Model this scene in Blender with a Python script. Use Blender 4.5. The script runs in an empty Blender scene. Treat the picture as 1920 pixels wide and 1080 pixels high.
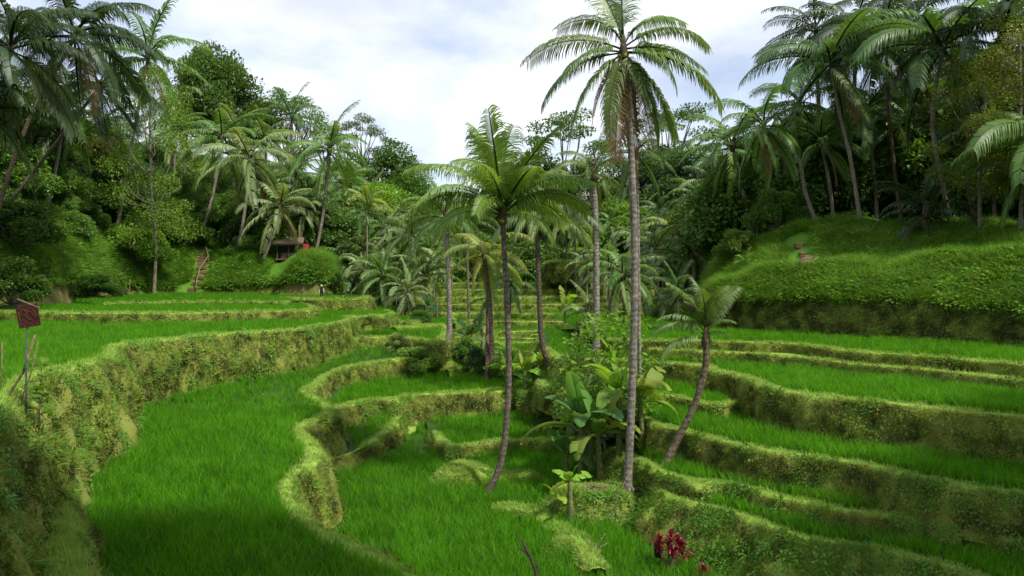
import bpy, math, random
import numpy as np
from mathutils import Vector, Matrix, noise as mnoise

random.seed(7); rng = np.random.default_rng(7)
scene = bpy.context.scene
COL = scene.collection

# ------------------------------------------------------------------ camera
CAMZ, F, CX, HY = 8.6, 1440.0, 960.0, 528.0     # lens height, focal length, principal column, horizon row of the 1920 x 1080 photograph
cam = bpy.data.cameras.new('camera'); camo = bpy.data.objects.new('camera', cam); COL.objects.link(camo)
camo.location = (0, 0, CAMZ); camo.rotation_euler = (math.radians(90), 0, 0)
cam.sensor_width = 36; cam.lens = 36 * F / 1920; cam.shift_y = -(540 - HY) / 1920
cam.clip_start = 0.1; cam.clip_end = 6000
scene.camera = camo

# ------------------------------------------------------------------ sky and sun
SUN_EL, SUN_AZ = math.radians(52), math.radians(-38)      # azimuth: angle from +X (right) counter-clockwise, so the sun stands right and behind
sd = Vector((math.cos(SUN_EL) * math.cos(SUN_AZ), math.cos(SUN_EL) * math.sin(SUN_AZ), math.sin(SUN_EL)))
world = bpy.data.worlds.new('World'); scene.world = world; world.use_nodes = True
nt = world.node_tree; nt.nodes.clear()
def N(t, kind, **kw):
    n = t.nodes.new(kind)
    for k, v in kw.items(): setattr(n, k, v)
    return n
def math_node(t, op, a, b=None, clamp=False):
    n = N(t, 'ShaderNodeMath', operation=op, use_clamp=clamp)
    for i, v in enumerate((a, b)):
        if v is None: continue
        if isinstance(v, (int, float)): n.inputs[i].default_value = v
        else: t.links.new(v, n.inputs[i])
    return n.outputs[0]
def build_world():
    t = nt; L = t.links.new
    sky = N(t, 'ShaderNodeTexSky', sky_type='NISHITA', sun_disc=False)
    sky.sun_elevation = SUN_EL; sky.sun_rotation = math.atan2(sd.x, sd.y)
    sky.altitude = 300; sky.air_density = 1.0; sky.dust_density = 1.2
    bg1 = N(t, 'ShaderNodeBackground'); bg1.inputs[1].default_value = 0.13
    L(sky.outputs[0], bg1.inputs[0])
    tc = N(t, 'ShaderNodeTexCoord')
    sep = N(t, 'ShaderNodeSeparateXYZ'); L(tc.outputs['Generated'], sep.inputs[0])
    den = math_node(t, 'ADD', math_node(t, 'ABSOLUTE', sep.outputs[2]), 0.30)
    cmb = N(t, 'ShaderNodeCombineXYZ')
    L(math_node(t, 'DIVIDE', sep.outputs[0], den), cmb.inputs[0]); L(math_node(t, 'DIVIDE', sep.outputs[1], den), cmb.inputs[1])
    cmb.inputs[2].default_value = 3.7
    n1 = N(t, 'ShaderNodeTexNoise'); n1.inputs['Scale'].default_value = 1.9; n1.inputs['Detail'].default_value = 8
    n1.inputs['Roughness'].default_value = 0.56; n1.inputs['Distortion'].default_value = 0.25
    L(cmb.outputs[0], n1.inputs['Vector'])
    r1 = N(t, 'ShaderNodeValToRGB'); r1.color_ramp.elements[0].position = 0.36; r1.color_ramp.elements[1].position = 0.60
    r1.color_ramp.elements[0].color = (0.42, 0.42, 0.42, 1); r1.color_ramp.elements[1].color = (1, 1, 1, 1)
    L(n1.outputs[0], r1.inputs[0])
    n2 = N(t, 'ShaderNodeTexNoise'); n2.inputs['Scale'].default_value = 2.6; n2.inputs['Detail'].default_value = 6
    cmb2 = N(t, 'ShaderNodeVectorMath', operation='ADD'); L(cmb.outputs[0], cmb2.inputs[0]); cmb2.inputs[1].default_value = (5.2, 1.3, 2.0)
    L(cmb2.outputs[0], n2.inputs['Vector'])
    r2 = N(t, 'ShaderNodeValToRGB'); r2.color_ramp.elements[0].position = 0.34; r2.color_ramp.elements[1].position = 0.62
    r2.color_ramp.elements[0].color = (0.56, 0.60, 0.70, 1); r2.color_ramp.elements[1].color = (0.84, 0.86, 0.90, 1)
    L(n2.outputs[0], r2.inputs[0])
    bg2 = N(t, 'ShaderNodeBackground'); bg2.inputs[1].default_value = 1.0; L(r2.outputs[0], bg2.inputs[0])
    mx = N(t, 'ShaderNodeMixShader'); L(r1.outputs[0], mx.inputs[0]); L(bg1.outputs[0], mx.inputs[1]); L(bg2.outputs[0], mx.inputs[2])
    out = N(t, 'ShaderNodeOutputWorld'); L(mx.outputs[0], out.inputs[0])
build_world()
sl = bpy.data.lights.new('sun', 'SUN'); sl.energy = 4.3; sl.angle = math.radians(3.0); sl.color = (1.0, 0.95, 0.86)
slo = bpy.data.objects.new('sun', sl); COL.objects.link(slo); slo.location = (30, -30, 60)
slo.rotation_euler = sd.to_track_quat('Z', 'Y').to_euler()
vs = scene.view_settings; vs.view_transform = 'Standard'; vs.look = 'None'; vs.exposure = 0.56; vs.gamma = 1.0
scene.cycles.max_bounces = 5; scene.cycles.diffuse_bounces = 3; scene.cycles.glossy_bounces = 2; scene.cycles.transparent_max_bounces = 4; scene.cycles.caustics_reflective = False; scene.cycles.caustics_refractive = False

# ------------------------------------------------------------------ helpers
def at(px, py, Y):
    """Point that stands Y metres in front of the lens, seen at photograph pixel px, py."""
    return Vector(((px - CX) / F * Y, Y, CAMZ - (py - HY) / F * Y))
def on(px, py, A, s=0.0):
    """Point on the gently tilted ground  z = CAMZ - (A - s*Y)."""
    Y = F * A / ((py - HY) + F * s)
    return Vector(((px - CX) / F * Y, Y, CAMZ - (A - s * Y)))
def tag(o, label=None, cat=None, group=None, kind=None):
    if label: o['label'] = label
    if cat: o['category'] = cat
    if group: o['group'] = group
    if kind: o['kind'] = kind
    return o
def link(name, data, parent=None, mat=None):
    o = bpy.data.objects.new(name, data); COL.objects.link(o)
    if parent: o.parent = parent
    if mat is not None and data is not None: data.materials.clear(); data.materials.append(mat)
    return o
def fast_mesh(name, V, Fc, mat=None, smooth=False):
    V = np.asarray(V, dtype=np.float32); Fc = np.asarray(Fc, dtype=np.int32); k = Fc.shape[1]
    me = bpy.data.meshes.new(name)
    me.vertices.add(len(V)); me.vertices.foreach_set('co', V.ravel())
    me.loops.add(Fc.size); me.loops.foreach_set('vertex_index', Fc.ravel())
    me.polygons.add(len(Fc)); me.polygons.foreach_set('loop_start', np.arange(len(Fc), dtype=np.int32) * k)
    if smooth: me.polygons.foreach_set('use_smooth', np.ones(len(Fc), dtype=bool))
    me.update(calc_edges=True)
    if mat is not None: me.materials.append(mat)
    return me
def grid_mesh(name, P, mat=None, smooth=True, close=False):
    """P: rows x cols x 3."""
    P = np.asarray(P); r, c = P.shape[:2]; idx = np.arange(r * c).reshape(r, c)
    if close: a, b = idx, np.roll(idx, -1, 1)
    else: a, b = idx[:, :-1], idx[:, 1:]
    Fc = np.stack([a[:-1], b[:-1], b[1:], a[1:]], -1).reshape(-1, 4)
    return fast_mesh(name, P.reshape(-1, 3), Fc, mat, smooth)
def catmull(pts, n):
    pts = [np.asarray(p, dtype=float) for p in pts]; out = []
    P = [2 * pts[0] - pts[1]] + pts + [2 * pts[-1] - pts[-2]]
    for i in range(1, len(P) - 2):
        for t in np.linspace(0, 1, n, endpoint=False):
            a, b, c, d = P[i - 1:i + 3]
            out.append(0.5 * (2 * b + (c - a) * t + (2 * a - 5 * b + 4 * c - d) * t * t + (3 * b - a - 3 * c + d) * t ** 3))
    out.append(pts[-1]); return np.array(out)
def resample(P, step):
    P = np.asarray(P); d = np.r_[0, np.cumsum(np.linalg.norm(np.diff(P, axis=0), axis=1))]
    n = max(3, int(d[-1] / step)); s = np.linspace(0, d[-1], n)
    return np.stack([np.interp(s, d, P[:, k]) for k in range(P.shape[1])], -1)
def nz(x, y, z, sc, seed=0):
    return mnoise.noise(Vector((x * sc + seed * 13.7, y * sc - seed * 7.1, z * sc + seed * 3.3)))
def fbm(x, y, z, sc, seed=0, o=4):
    return mnoise.fractal(Vector((x * sc + seed * 13.7, y * sc - seed * 7.1, z * sc + seed * 3.3)), 0.9, 2.1, o)
def tube(name, pts, radii, seg=8, mat=None, wob=0.0):
    pts = [Vector(p) for p in pts]; rows = []
    up = Vector((0.13, 0.99, 0.05))
    for i, p in enumerate(pts):
        d = (pts[min(i + 1, len(pts) - 1)] - pts[max(i - 1, 0)]).normalized()
        a = d.cross(up)
        if a.length < 0.1: a = d.cross(Vector((1, 0, 0)))
        a.normalize(); b = d.cross(a).normalized(); r = radii[i]
        rows.append([p + (a * math.cos(2 * math.pi * k / seg) + b * math.sin(2 * math.pi * k / seg)) * r * (1 + wob * random.uniform(-1, 1)) for k in range(seg)])
    rows.append([pts[-1]] * seg)
    return grid_mesh(name, np.array([[list(v) for v in r] for r in rows]), mat, True, True)
def merge_meshes(name, parts, mat=None, smooth=True):
    V, Fs, off = [], [], 0
    for me in parts:
        v = np.empty(len(me.vertices) * 3, dtype=np.float32); me.vertices.foreach_get('co', v); V.append(v.reshape(-1, 3))
        f = np.empty(len(me.loops), dtype=np.int32); me.loops.foreach_get('vertex_index', f); Fs.append(f.reshape(-1, 4) + off)
        off += len(me.vertices); bpy.data.meshes.remove(me)
    return fast_mesh(name, np.concatenate(V), np.concatenate(Fs), mat, smooth)
def box_mesh(name, sx, sy, sz, mat=None, bevel=0.0, z0=0.0):
    import bmesh
    bm = bmesh.new(); bmesh.ops.create_cube(bm, size=1.0)
    for v in bm.verts: v.co = Vector((v.co.x * sx, v.co.y * sy, (v.co.z + 0.5) * sz + z0))
    if bevel: bmesh.ops.bevel(bm, geom=list(bm.edges), offset=bevel, segments=1, affect='EDGES')
    me = bpy.data.meshes.new(name); bm.to_mesh(me); bm.free()
    if mat: me.materials.append(mat)
    return me

# ------------------------------------------------------------------ materials
def new_mat(name):
    m = bpy.data.materials.new(name); m.use_nodes = True; m.node_tree.nodes.clear(); return m, m.node_tree
def leaf_mat(name, dark, light, trans=0.35, rough=0.45, tint=False, spec=0.5, yellow=None, scale=0.6, patchy=False, isle=0.5):
    m, t = new_mat(name); L = t.links.new
    oi = N(t, 'ShaderNodeObjectInfo'); geo = N(t, 'ShaderNodeNewGeometry')
    nn = N(t, 'ShaderNodeTexNoise'); nn.inputs['Scale'].default_value = scale; nn.inputs['Detail'].default_value = 3
    L(geo.outputs['Position'], nn.inputs['Vector'])
    f = math_node(t, 'ADD', math_node(t, 'MULTIPLY', oi.outputs['Random'], 0.45), math_node(t, 'MULTIPLY', nn.outputs[0], 0.9))
    f = math_node(t, 'SUBTRACT', f, 0.17, True)
    if patchy:
        mrp = N(t, 'ShaderNodeMapRange'); L(nn.outputs[0], mrp.inputs[0]); mrp.inputs[1].default_value = 0.40; mrp.inputs[2].default_value = 0.62; f = mrp.outputs[0]
    isl = math_node(t, 'MULTIPLY', math_node(t, 'SUBTRACT', geo.outputs['Random Per Island'], 0.5), isle)
    f = math_node(t, 'ADD', f, isl, True)
    mx = N(t, 'ShaderNodeMix', data_type='RGBA'); L(f, mx.inputs[0])
    mx.inputs[6].default_value = (*dark, 1); mx.inputs[7].default_value = (*light, 1)
    c = mx.outputs[2]
    if yellow:
        gt = math_node(t, 'GREATER_THAN', geo.outputs['Random Per Island'], 1 - yellow[0])
        my = N(t, 'ShaderNodeMix', data_type='RGBA'); L(gt, my.inputs[0]); L(c, my.inputs[6]); my.inputs[7].default_value = (*yellow[1], 1); c = my.outputs[2]
    if tint:
        mt = N(t, 'ShaderNodeMix', data_type='RGBA', blend_type='MULTIPLY'); mt.inputs[0].default_value = 1
        L(c, mt.inputs[6]); L(oi.outputs['Color'], mt.inputs[7]); c = mt.outputs[2]
    p = N(t, 'ShaderNodeBsdfPrincipled'); L(c, p.inputs['Base Color']); p.inputs['Roughness'].default_value = rough
    p.inputs['Specular IOR Level'].default_value = spec
    tr = N(t, 'ShaderNodeBsdfTranslucent')
    g = N(t, 'ShaderNodeMix', data_type='RGBA', blend_type='MULTIPLY'); g.inputs[0].default_value = 1
    L(c, g.inputs[6]); g.inputs[7].default_value = (1.9, 1.7, 0.7, 1); L(g.outputs[2], tr.inputs[0])
    ms = N(t, 'ShaderNodeMixShader'); ms.inputs[0].default_value = trans
    L(p.outputs[0], ms.inputs[1]); L(tr.outputs[0], ms.inputs[2])
    o = N(t, 'ShaderNodeOutputMaterial'); L(ms.outputs[0], o.inputs[0]); return m
def ground_mat(name, up, cols, bump=0.5, scale=1.0, upthr=(0.55, 0.85), streak=True, wet=None):
    """up: pair of colours for level faces; cols: list of (position, colour) for steep faces, chosen by noise."""
    m, t = new_mat(name); L = t.links.new
    geo = N(t, 'ShaderNodeNewGeometry')
    mp = N(t, 'ShaderNodeMapping'); mp.inputs['Scale'].default_value = (1, 1, 0.45 if streak else 1); L(geo.outputs['Position'], mp.inputs[0])
    n1 = N(t, 'ShaderNodeTexNoise'); n1.inputs['Scale'].default_value = 1.1 * scale; n1.inputs['Detail'].default_value = 7; n1.inputs['Roughness'].default_value = 0.68
    L(mp.outputs[0], n1.inputs['Vector'])
    n2 = N(t, 'ShaderNodeTexNoise'); n2.inputs['Scale'].default_value = 14 * scale; n2.inputs['Detail'].default_value = 5; n2.inputs['Roughness'].default_value = 0.7
    L(geo.outputs['Position'], n2.inputs['Vector'])
    f = math_node(t, 'ADD', math_node(t, 'MULTIPLY', n1.outputs[0], 0.58), math_node(t, 'MULTIPLY', n2.outputs[0], 0.42))
    r = N(t, 'ShaderNodeValToRGB'); e = r.color_ramp.elements
    e[0].position, e[0].color = cols[0][0], (*cols[0][1], 1); e[1].position, e[1].color = cols[-1][0], (*cols[-1][1], 1)
    for pos, c in cols[1:-1]:
        k = e.new(pos); k.color = (*c, 1)
    L(f, r.inputs[0])
    mu = N(t, 'ShaderNodeMix', data_type='RGBA'); L(n2.outputs[0], mu.inputs[0]); mu.inputs[6].default_value = (*up[0], 1); mu.inputs[7].default_value = (*up[1], 1)
    sp = N(t, 'ShaderNodeSeparateXYZ'); L(geo.outputs['Normal'], sp.inputs[0])
    mr = N(t, 'ShaderNodeMapRange'); L(math_node(t, 'ADD', sp.outputs[2], math_node(t, 'MULTIPLY', math_node(t, 'SUBTRACT', n2.outputs[0], 0.5), 0.5)), mr.inputs[0])
    mr.inputs[1].default_value, mr.inputs[2].default_value = upthr
    mx = N(t, 'ShaderNodeMix', data_type='RGBA'); L(mr.outputs[0], mx.inputs[0]); L(r.outputs[0], mx.inputs[6]); L(mu.outputs[2], mx.inputs[7])
    p = N(t, 'ShaderNodeBsdfPrincipled'); L(mx.outputs[2], p.inputs['Base Color']); p.inputs['Roughness'].default_value = wet or 0.95; p.inputs['Specular IOR Level'].default_value = 0.08 if wet else 0.15
    b = N(t, 'ShaderNodeBump'); b.inputs['Strength'].default_value = bump; b.inputs['Distance'].default_value = 0.12
    L(f, b.inputs['Height']); L(b.outputs[0], p.inputs['Normal'])
    o = N(t, 'ShaderNodeOutputMaterial'); L(p.outputs[0], o.inputs[0]); return m
def bark_mat(name, a, b, rings=0.0, scale=6):
    m, t = new_mat(name); L = t.links.new
    geo = N(t, 'ShaderNodeNewGeometry'); oi = N(t, 'ShaderNodeObjectInfo')
    n1 = N(t, 'ShaderNodeTexNoise'); n1.inputs['Scale'].default_value = scale; n1.inputs['Detail'].default_value = 6; n1.inputs['Roughness'].default_value = 0.7
    L(geo.outputs['Position'], n1.inputs['Vector'])
    mr = N(t, 'ShaderNodeMapRange'); L(n1.outputs[0], mr.inputs[0]); mr.inputs[1].default_value = 0.35; mr.inputs[2].default_value = 0.62
    f = mr.outputs[0]
    if rings:
        sp = N(t, 'ShaderNodeSeparateXYZ'); L(geo.outputs['Position'], sp.inputs[0])
        n3 = N(t, 'ShaderNodeTexNoise'); n3.inputs['Scale'].default_value = 1.3; n3.inputs['Detail'].default_value = 4; L(geo.outputs['Position'], n3.inputs['Vector'])
        w = math_node(t, 'SINE', math_node(t, 'ADD', math_node(t, 'MULTIPLY', sp.outputs[2], rings), math_node(t, 'MULTIPLY', n1.outputs[0], 9)))
        f = math_node(t, 'MULTIPLY', f, math_node(t, 'ADD', math_node(t, 'MULTIPLY', w, 0.22), 0.70), True)
        f = math_node(t, 'MULTIPLY', f, math_node(t, 'ADD', math_node(t, 'MULTIPLY', n3.outputs[0], 1.5), 0.25), True)
    mx = N(t, 'ShaderNodeMix', data_type='RGBA'); L(f, mx.inputs[0]); mx.inputs[6].default_value = (*a, 1); mx.inputs[7].default_value = (*b, 1)
    mt = N(t, 'ShaderNodeMix', data_type='RGBA', blend_type='MULTIPLY'); mt.inputs[0].default_value = 1; L(mx.outputs[2], mt.inputs[6]); L(oi.outputs['Color'], mt.inputs[7])
    p = N(t, 'ShaderNodeBsdfPrincipled'); L(mt.outputs[2], p.inputs['Base Color']); p.inputs['Roughness'].default_value = 0.9; p.inputs['Specular IOR Level'].default_value = 0.2
    bu = N(t, 'ShaderNodeBump'); bu.inputs['Strength'].default_value = 0.6; bu.inputs['Distance'].default_value = 0.04; L(f, bu.inputs['Height']); L(bu.outputs[0], p.inputs['Normal'])
    o = N(t, 'ShaderNodeOutputMaterial'); L(p.outputs[0], o.inputs[0]); return m
def plain_mat(name, col, rough=0.8, var=0.3, scale=12):
    return bark_mat(name, tuple(c * (1 - var) for c in col), tuple(min(1, c * (1 + var)) for c in col), 0, scale)

M_rice = leaf_mat('rice_leaf', (0.022, 0.11, 0.003), (0.105, 0.33, 0.010), 0.42, 0.55, spec=0.12, scale=0.5, yellow=(0.05, (0.20, 0.34, 0.03)))
M_bund = leaf_mat('bund_grass', (0.13, 0.25, 0.03), (0.30, 0.46, 0.085), 0.25, 0.7, spec=0.2, scale=1.3, yellow=(0.1, (0.34, 0.34, 0.12)))
M_bank = leaf_mat('bank_moss', (0.03, 0.065, 0.008), (0.24, 0.35, 0.05), 0.25, 0.8, spec=0.15, scale=1.1, yellow=(0.08, (0.20, 0.16, 0.06)), patchy=True)
M_herb = leaf_mat('herb_leaf', (0.04, 0.125, 0.010), (0.12, 0.29, 0.025), 0.3, 0.5, spec=0.3, scale=0.8)
M_slope = leaf_mat('slope_grass', (0.045, 0.125, 0.010), (0.14, 0.30, 0.025), 0.3, 0.6, spec=0.2, scale=0.35, yellow=(0.06, (0.2, 0.2, 0.05)))
M_tree = leaf_mat('tree_leaf', (0.5, 0.5, 0.5), (1.1, 1.1, 1.0), 0.32, 0.5, tint=True, spec=0.3, scale=0.5, isle=0.25)
M_frond = leaf_mat('frond_leaf', (0.55, 0.55, 0.55), (1.0, 1.0, 1.0), 0.33, 0.46, tint=True, spec=0.38, scale=0.9)
M_banana = leaf_mat('banana_leaf', (0.6, 0.6, 0.6), (1.0, 1.0, 1.0), 0.42, 0.5, tint=True, spec=0.22, scale=1.5)
M_red = leaf_mat('red_leaf', (0.05, 0.005, 0.010), (0.28, 0.014, 0.035), 0.3, 0.35, spec=0.5, scale=4)
M_terr = ground_mat('terrace_earth', ((0.15, 0.25, 0.03), (0.25, 0.38, 0.07)),
                    [(0.34, (0.015, 0.022, 0.005)), (0.43, (0.07, 0.095, 0.014)), (0.50, (0.16, 0.19, 0.03)), (0.56, (0.17, 0.18, 0.05)), (0.62, (0.12, 0.16, 0.025)), (0.72, (0.24, 0.27, 0.05))])
M_mud = ground_mat('paddy_mud', ((0.020, 0.05, 0.006), (0.035, 0.075, 0.010)), [(0.3, (0.03, 0.03, 0.01)), (0.7, (0.06, 0.05, 0.02))], 0.15, wet=0.6)
M_hill = ground_mat('hill_grass', ((0.045, 0.12, 0.010), (0.09, 0.20, 0.016)),
                    [(0.35, (0.025, 0.035, 0.008)), (0.44, (0.09, 0.10, 0.022)), (0.52, (0.17, 0.135, 0.06)), (0.60, (0.13, 0.13, 0.035)), (0.7, (0.20, 0.16, 0.08))], 0.8, 0.9, (0.25, 0.5))
M_forest = ground_mat('forest_floor', ((0.012, 0.028, 0.004), (0.03, 0.06, 0.008)), [(0.3, (0.02, 0.02, 0.008)), (0.7, (0.05, 0.04, 0.02))], 0.5)
M_dirt = ground_mat('dirt_path', ((0.05, 0.035, 0.02), (0.11, 0.075, 0.045)), [(0.3, (0.03, 0.03, 0.01)), (0.7, (0.10, 0.08, 0.04))], 0.8)
M_palm = bark_mat('palm_bark', (0.07, 0.062, 0.048), (0.33, 0.30, 0.25), 30, 7)
M_bark = bark_mat('tree_bark', (0.05, 0.045, 0.03), (0.20, 0.18, 0.13), 0, 5)
M_dry = leaf_mat('dry_frond', (0.10, 0.065, 0.03), (0.30, 0.21, 0.11), 0.15, 0.8, spec=0.1)
M_wood = bark_mat('old_wood', (0.08, 0.06, 0.04), (0.26, 0.20, 0.13), 0, 18)
M_nut = plain_mat('coconut_husk', (0.16, 0.15, 0.03), 0.5)

# ------------------------------------------------------------------ scattering (one object of many small plants)
def scatter_group(name, coll):
    g = bpy.data.node_groups.new(name, 'GeometryNodeTree')
    g.interface.new_socket('Geometry', in_out='INPUT', socket_type='NodeSocketGeometry')
    g.interface.new_socket('Geometry', in_out='OUTPUT', socket_type='NodeSocketGeometry')
    gi = g.nodes.new('NodeGroupInput'); go = g.nodes.new('NodeGroupOutput')
    ci = g.nodes.new('GeometryNodeCollectionInfo'); ci.inputs['Collection'].default_value = coll
    ci.inputs['Separate Children'].default_value = True; ci.inputs['Reset Children'].default_value = True
    ip = g.nodes.new('GeometryNodeInstanceOnPoints'); ip.inputs['Pick Instance'].default_value = True
    def attr(n, ty):
        a = g.nodes.new('GeometryNodeInputNamedAttribute'); a.data_type = ty; a.inputs['Name'].default_value = n; return a.outputs[0]
    e2r = g.nodes.new('FunctionNodeEulerToRotation'); g.links.new(attr('rot', 'FLOAT_VECTOR'), e2r.inputs[0])
    L = g.links.new
    L(gi.outputs[0], ip.inputs['Points']); L(ci.outputs[0], ip.inputs['Instance']); L(attr('idx', 'INT'), ip.inputs['Instance Index'])
    L(e2r.outputs[0], ip.inputs['Rotation']); L(attr('scl', 'FLOAT'), ip.inputs['Scale']); L(ip.outputs[0], go.inputs[0])
    return g
def kit(name, meshes):
    c = bpy.data.collections.new(name)
    for i, me in enumerate(meshes): c.objects.link(bpy.data.objects.new('%s_piece_%02d' % (name, i), me))
    return scatter_group(name, c), len(meshes)
def scatter(name, pts, dirs, scl, kitt, label, cat, parent=None):
    """pts Nx3, dirs Nx3 (growth direction) or None for upright, scl N."""
    pts = np.asarray(pts, dtype=np.float32); n = len(pts)
    me = bpy.data.meshes.new(name); me.vertices.add(n); me.vertices.foreach_set('co', pts.ravel())
    rot = np.zeros((n, 3), dtype=np.float32)
    if dirs is None:
        rot[:, 0] = rng.normal(0, 0.10, n); rot[:, 1] = rng.normal(0, 0.10, n); rot[:, 2] = rng.uniform(0, 6.283, n)
    else:
        d = np.asarray(dirs); d = d / np.linalg.norm(d, axis=1, keepdims=True)
        rot[:, 1] = np.arccos(np.clip(d[:, 2], -1, 1)); rot[:, 2] = np.arctan2(d[:, 1], d[:, 0])
    a = me.attributes.new('rot', 'FLOAT_VECTOR', 'POINT'); a.data.foreach_set('vector', rot.ravel())
    a = me.attributes.new('scl', 'FLOAT', 'POINT'); a.data.foreach_set('value', np.asarray(scl, dtype=np.float32))
    a = me.attributes.new('idx', 'INT', 'POINT'); a.data.foreach_set('value', rng.integers(0, kitt[1], n).astype(np.int32))
    o = link(name, me, parent); md = o.modifiers.new('scatter', 'NODES'); md.node_group = kitt[0]
    if parent is None: tag(o, label, cat, kind='stuff')
    else: o['kind'] = 'stuff'
    return o

def blades(n, h, w, spread, lean, seed, mat, seg=3, name='tuft'):
    r = random.Random(seed); V, Fc = [], []
    for _ in range(n):
        a = r.uniform(0, 6.283); rad = spread * math.sqrt(r.random()); b = Vector((math.cos(a) * rad, math.sin(a) * rad, 0))
        da = a + r.uniform(-0.9, 0.9); d = Vector((math.cos(da), math.sin(da), 0)); sd_ = Vector((-d.y, d.x, 0))
        tw = r.uniform(-1.2, 1.2); sd_ = (sd_ * math.cos(tw) + d * math.sin(tw))
        H = h * r.uniform(0.65, 1.1); ln = lean * r.uniform(0.3, 1.3); i0 = len(V)
        for k in range(seg + 1):
            t = k / seg; ww = w * (1 - t ** 1.6) * 0.5 + 0.0006
            c = b + d * (ln * H * t * t) + Vector((0, 0, H * (t - 0.22 * ln * t * t)))
            V += [c - sd_ * ww, c + sd_ * ww]
        for k in range(seg):
            j = i0 + 2 * k; Fc.append((j, j + 1, j + 3, j + 2))
    return fast_mesh(name, [list(v) for v in V], Fc, mat, True)
def leafy(n, size, rad, h, seed, mat, name='herb', aspect=0.55):
    """A low leafy clump: n folded leaves spread through a small dome."""
    r = random.Random(seed); V, Fc = [], []
    for _ in range(n):
        a = r.uniform(0, 6.283); q = math.sqrt(r.random()); z = h * r.random() * (1 - 0.6 * q * q)
        c = Vector((math.cos(a) * q * rad, math.sin(a) * q * rad, z))
        d = Vector((math.cos(a + r.uniform(-.8, .8)), math.sin(a + r.uniform(-.8, .8)), r.uniform(-0.35, 0.7))).normalized()
        s = d.cross(Vector((0, 0, 1))).normalized(); u = s.cross(d); L = size * r.uniform(0.6, 1.3); w = L * aspect * 0.5; i0 = len(V)
        V += [c, c + d * L * 0.45 + s * w + u * w * 0.3, c + d * L - u * L * 0.12, c + d * L * 0.45 - s * w + u * w * 0.3]
        Fc.append((i0, i0 + 1, i0 + 2, i0 + 3))
    return fast_mesh(name, [list(v) for v in V], Fc, mat, True)

K_rice = kit('rice_clump', [blades(15, 0.50, 0.0145, 0.045, 0.50, s, M_rice, 3) for s in range(5)])
K_ricefar = kit('rice_patch', [blades(26, 0.50, 0.020, 0.24, 0.34, 30 + s, M_rice, 2) for s in range(4)])
K_bund = kit('bund_tuft', [blades(16, 0.10, 0.010, 0.10, 0.7, 50 + s, M_bund, 2) for s in range(4)])
K_bank = kit('bank_tuft', [blades(14, 0.15, 0.014, 0.10, 1.1, 70 + s, M_bank, 2) for s in range(3)] + [leafy(16, 0.07, 0.13, 0.08, 80 + s, M_bank) for s in range(3)])
K_slope = kit('slope_tuft', [blades(22, 0.55, 0.022, 0.22, 0.95, 90 + s, M_slope, 3) for s in range(4)] + [leafy(26, 0.16, 0.35, 0.35, 97 + s, M_slope) for s in range(2)])
K_herb = kit('leafy_herb', [leafy(36, 0.20, 0.42, 0.55, 110 + s, M_herb) for s in range(4)] + [blades(12, 0.8, 0.05, 0.12, 1.0, 120, M_herb, 4)])
K_weed = kit('bank_weed', [leafy(24, 0.06, 0.15, 0.12, 130 + s, M_slope) for s in range(4)])

# ------------------------------------------------------------------ the ground and the terraces
TERR = []          # every terrace: name, outline polygon (world xy), plane, lip
BANK_PTS, BANK_DIR, BANK_SC = [], [], []
BUND_PTS, BUND_DIR, BUND_SC = [], [], []
WEED_PTS, WEED_DIR, WEED_SC = [], [], []
LUSHG, LUSHH = [], []
def inside(P, poly):
    x, y = P[:, 0], P[:, 1]; r = np.zeros(len(P), dtype=bool); j = len(poly) - 1
    for i in range(len(poly)):
        xi, yi, xj, yj = poly[i][0], poly[i][1], poly[j][0], poly[j][1]
        if yi != yj:
            r ^= ((yi > y) != (yj > y)) & (x < (xj - xi) * (y - yi) / (yj - yi) + xi)
        j = i
    return r
def dist_line(P, line):
    d = np.full(len(P), 1e9)
    for a, b in zip(line[:-1], line[1:]):
        ab = b[:2] - a[:2]; t = np.clip(((P[:, :2] - a[:2]) @ ab) / max(ab @ ab, 1e-9), 0, 1)
        d = np.minimum(d, np.linalg.norm(P[:, :2] - (a[:2] + t[:, None] * ab), axis=1))
    return d
def in_view(P, m=2.5, up=0.0):
    x, y, z = P[:, 0], P[:, 1], P[:, 2]
    px = np.abs(x) / np.maximum(y, 0.1) * F
    return (y > 6) & (np.abs(x) < y * 0.667 + m) & ((CAMZ - z) < y * 0.384 + 1.2)
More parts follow.
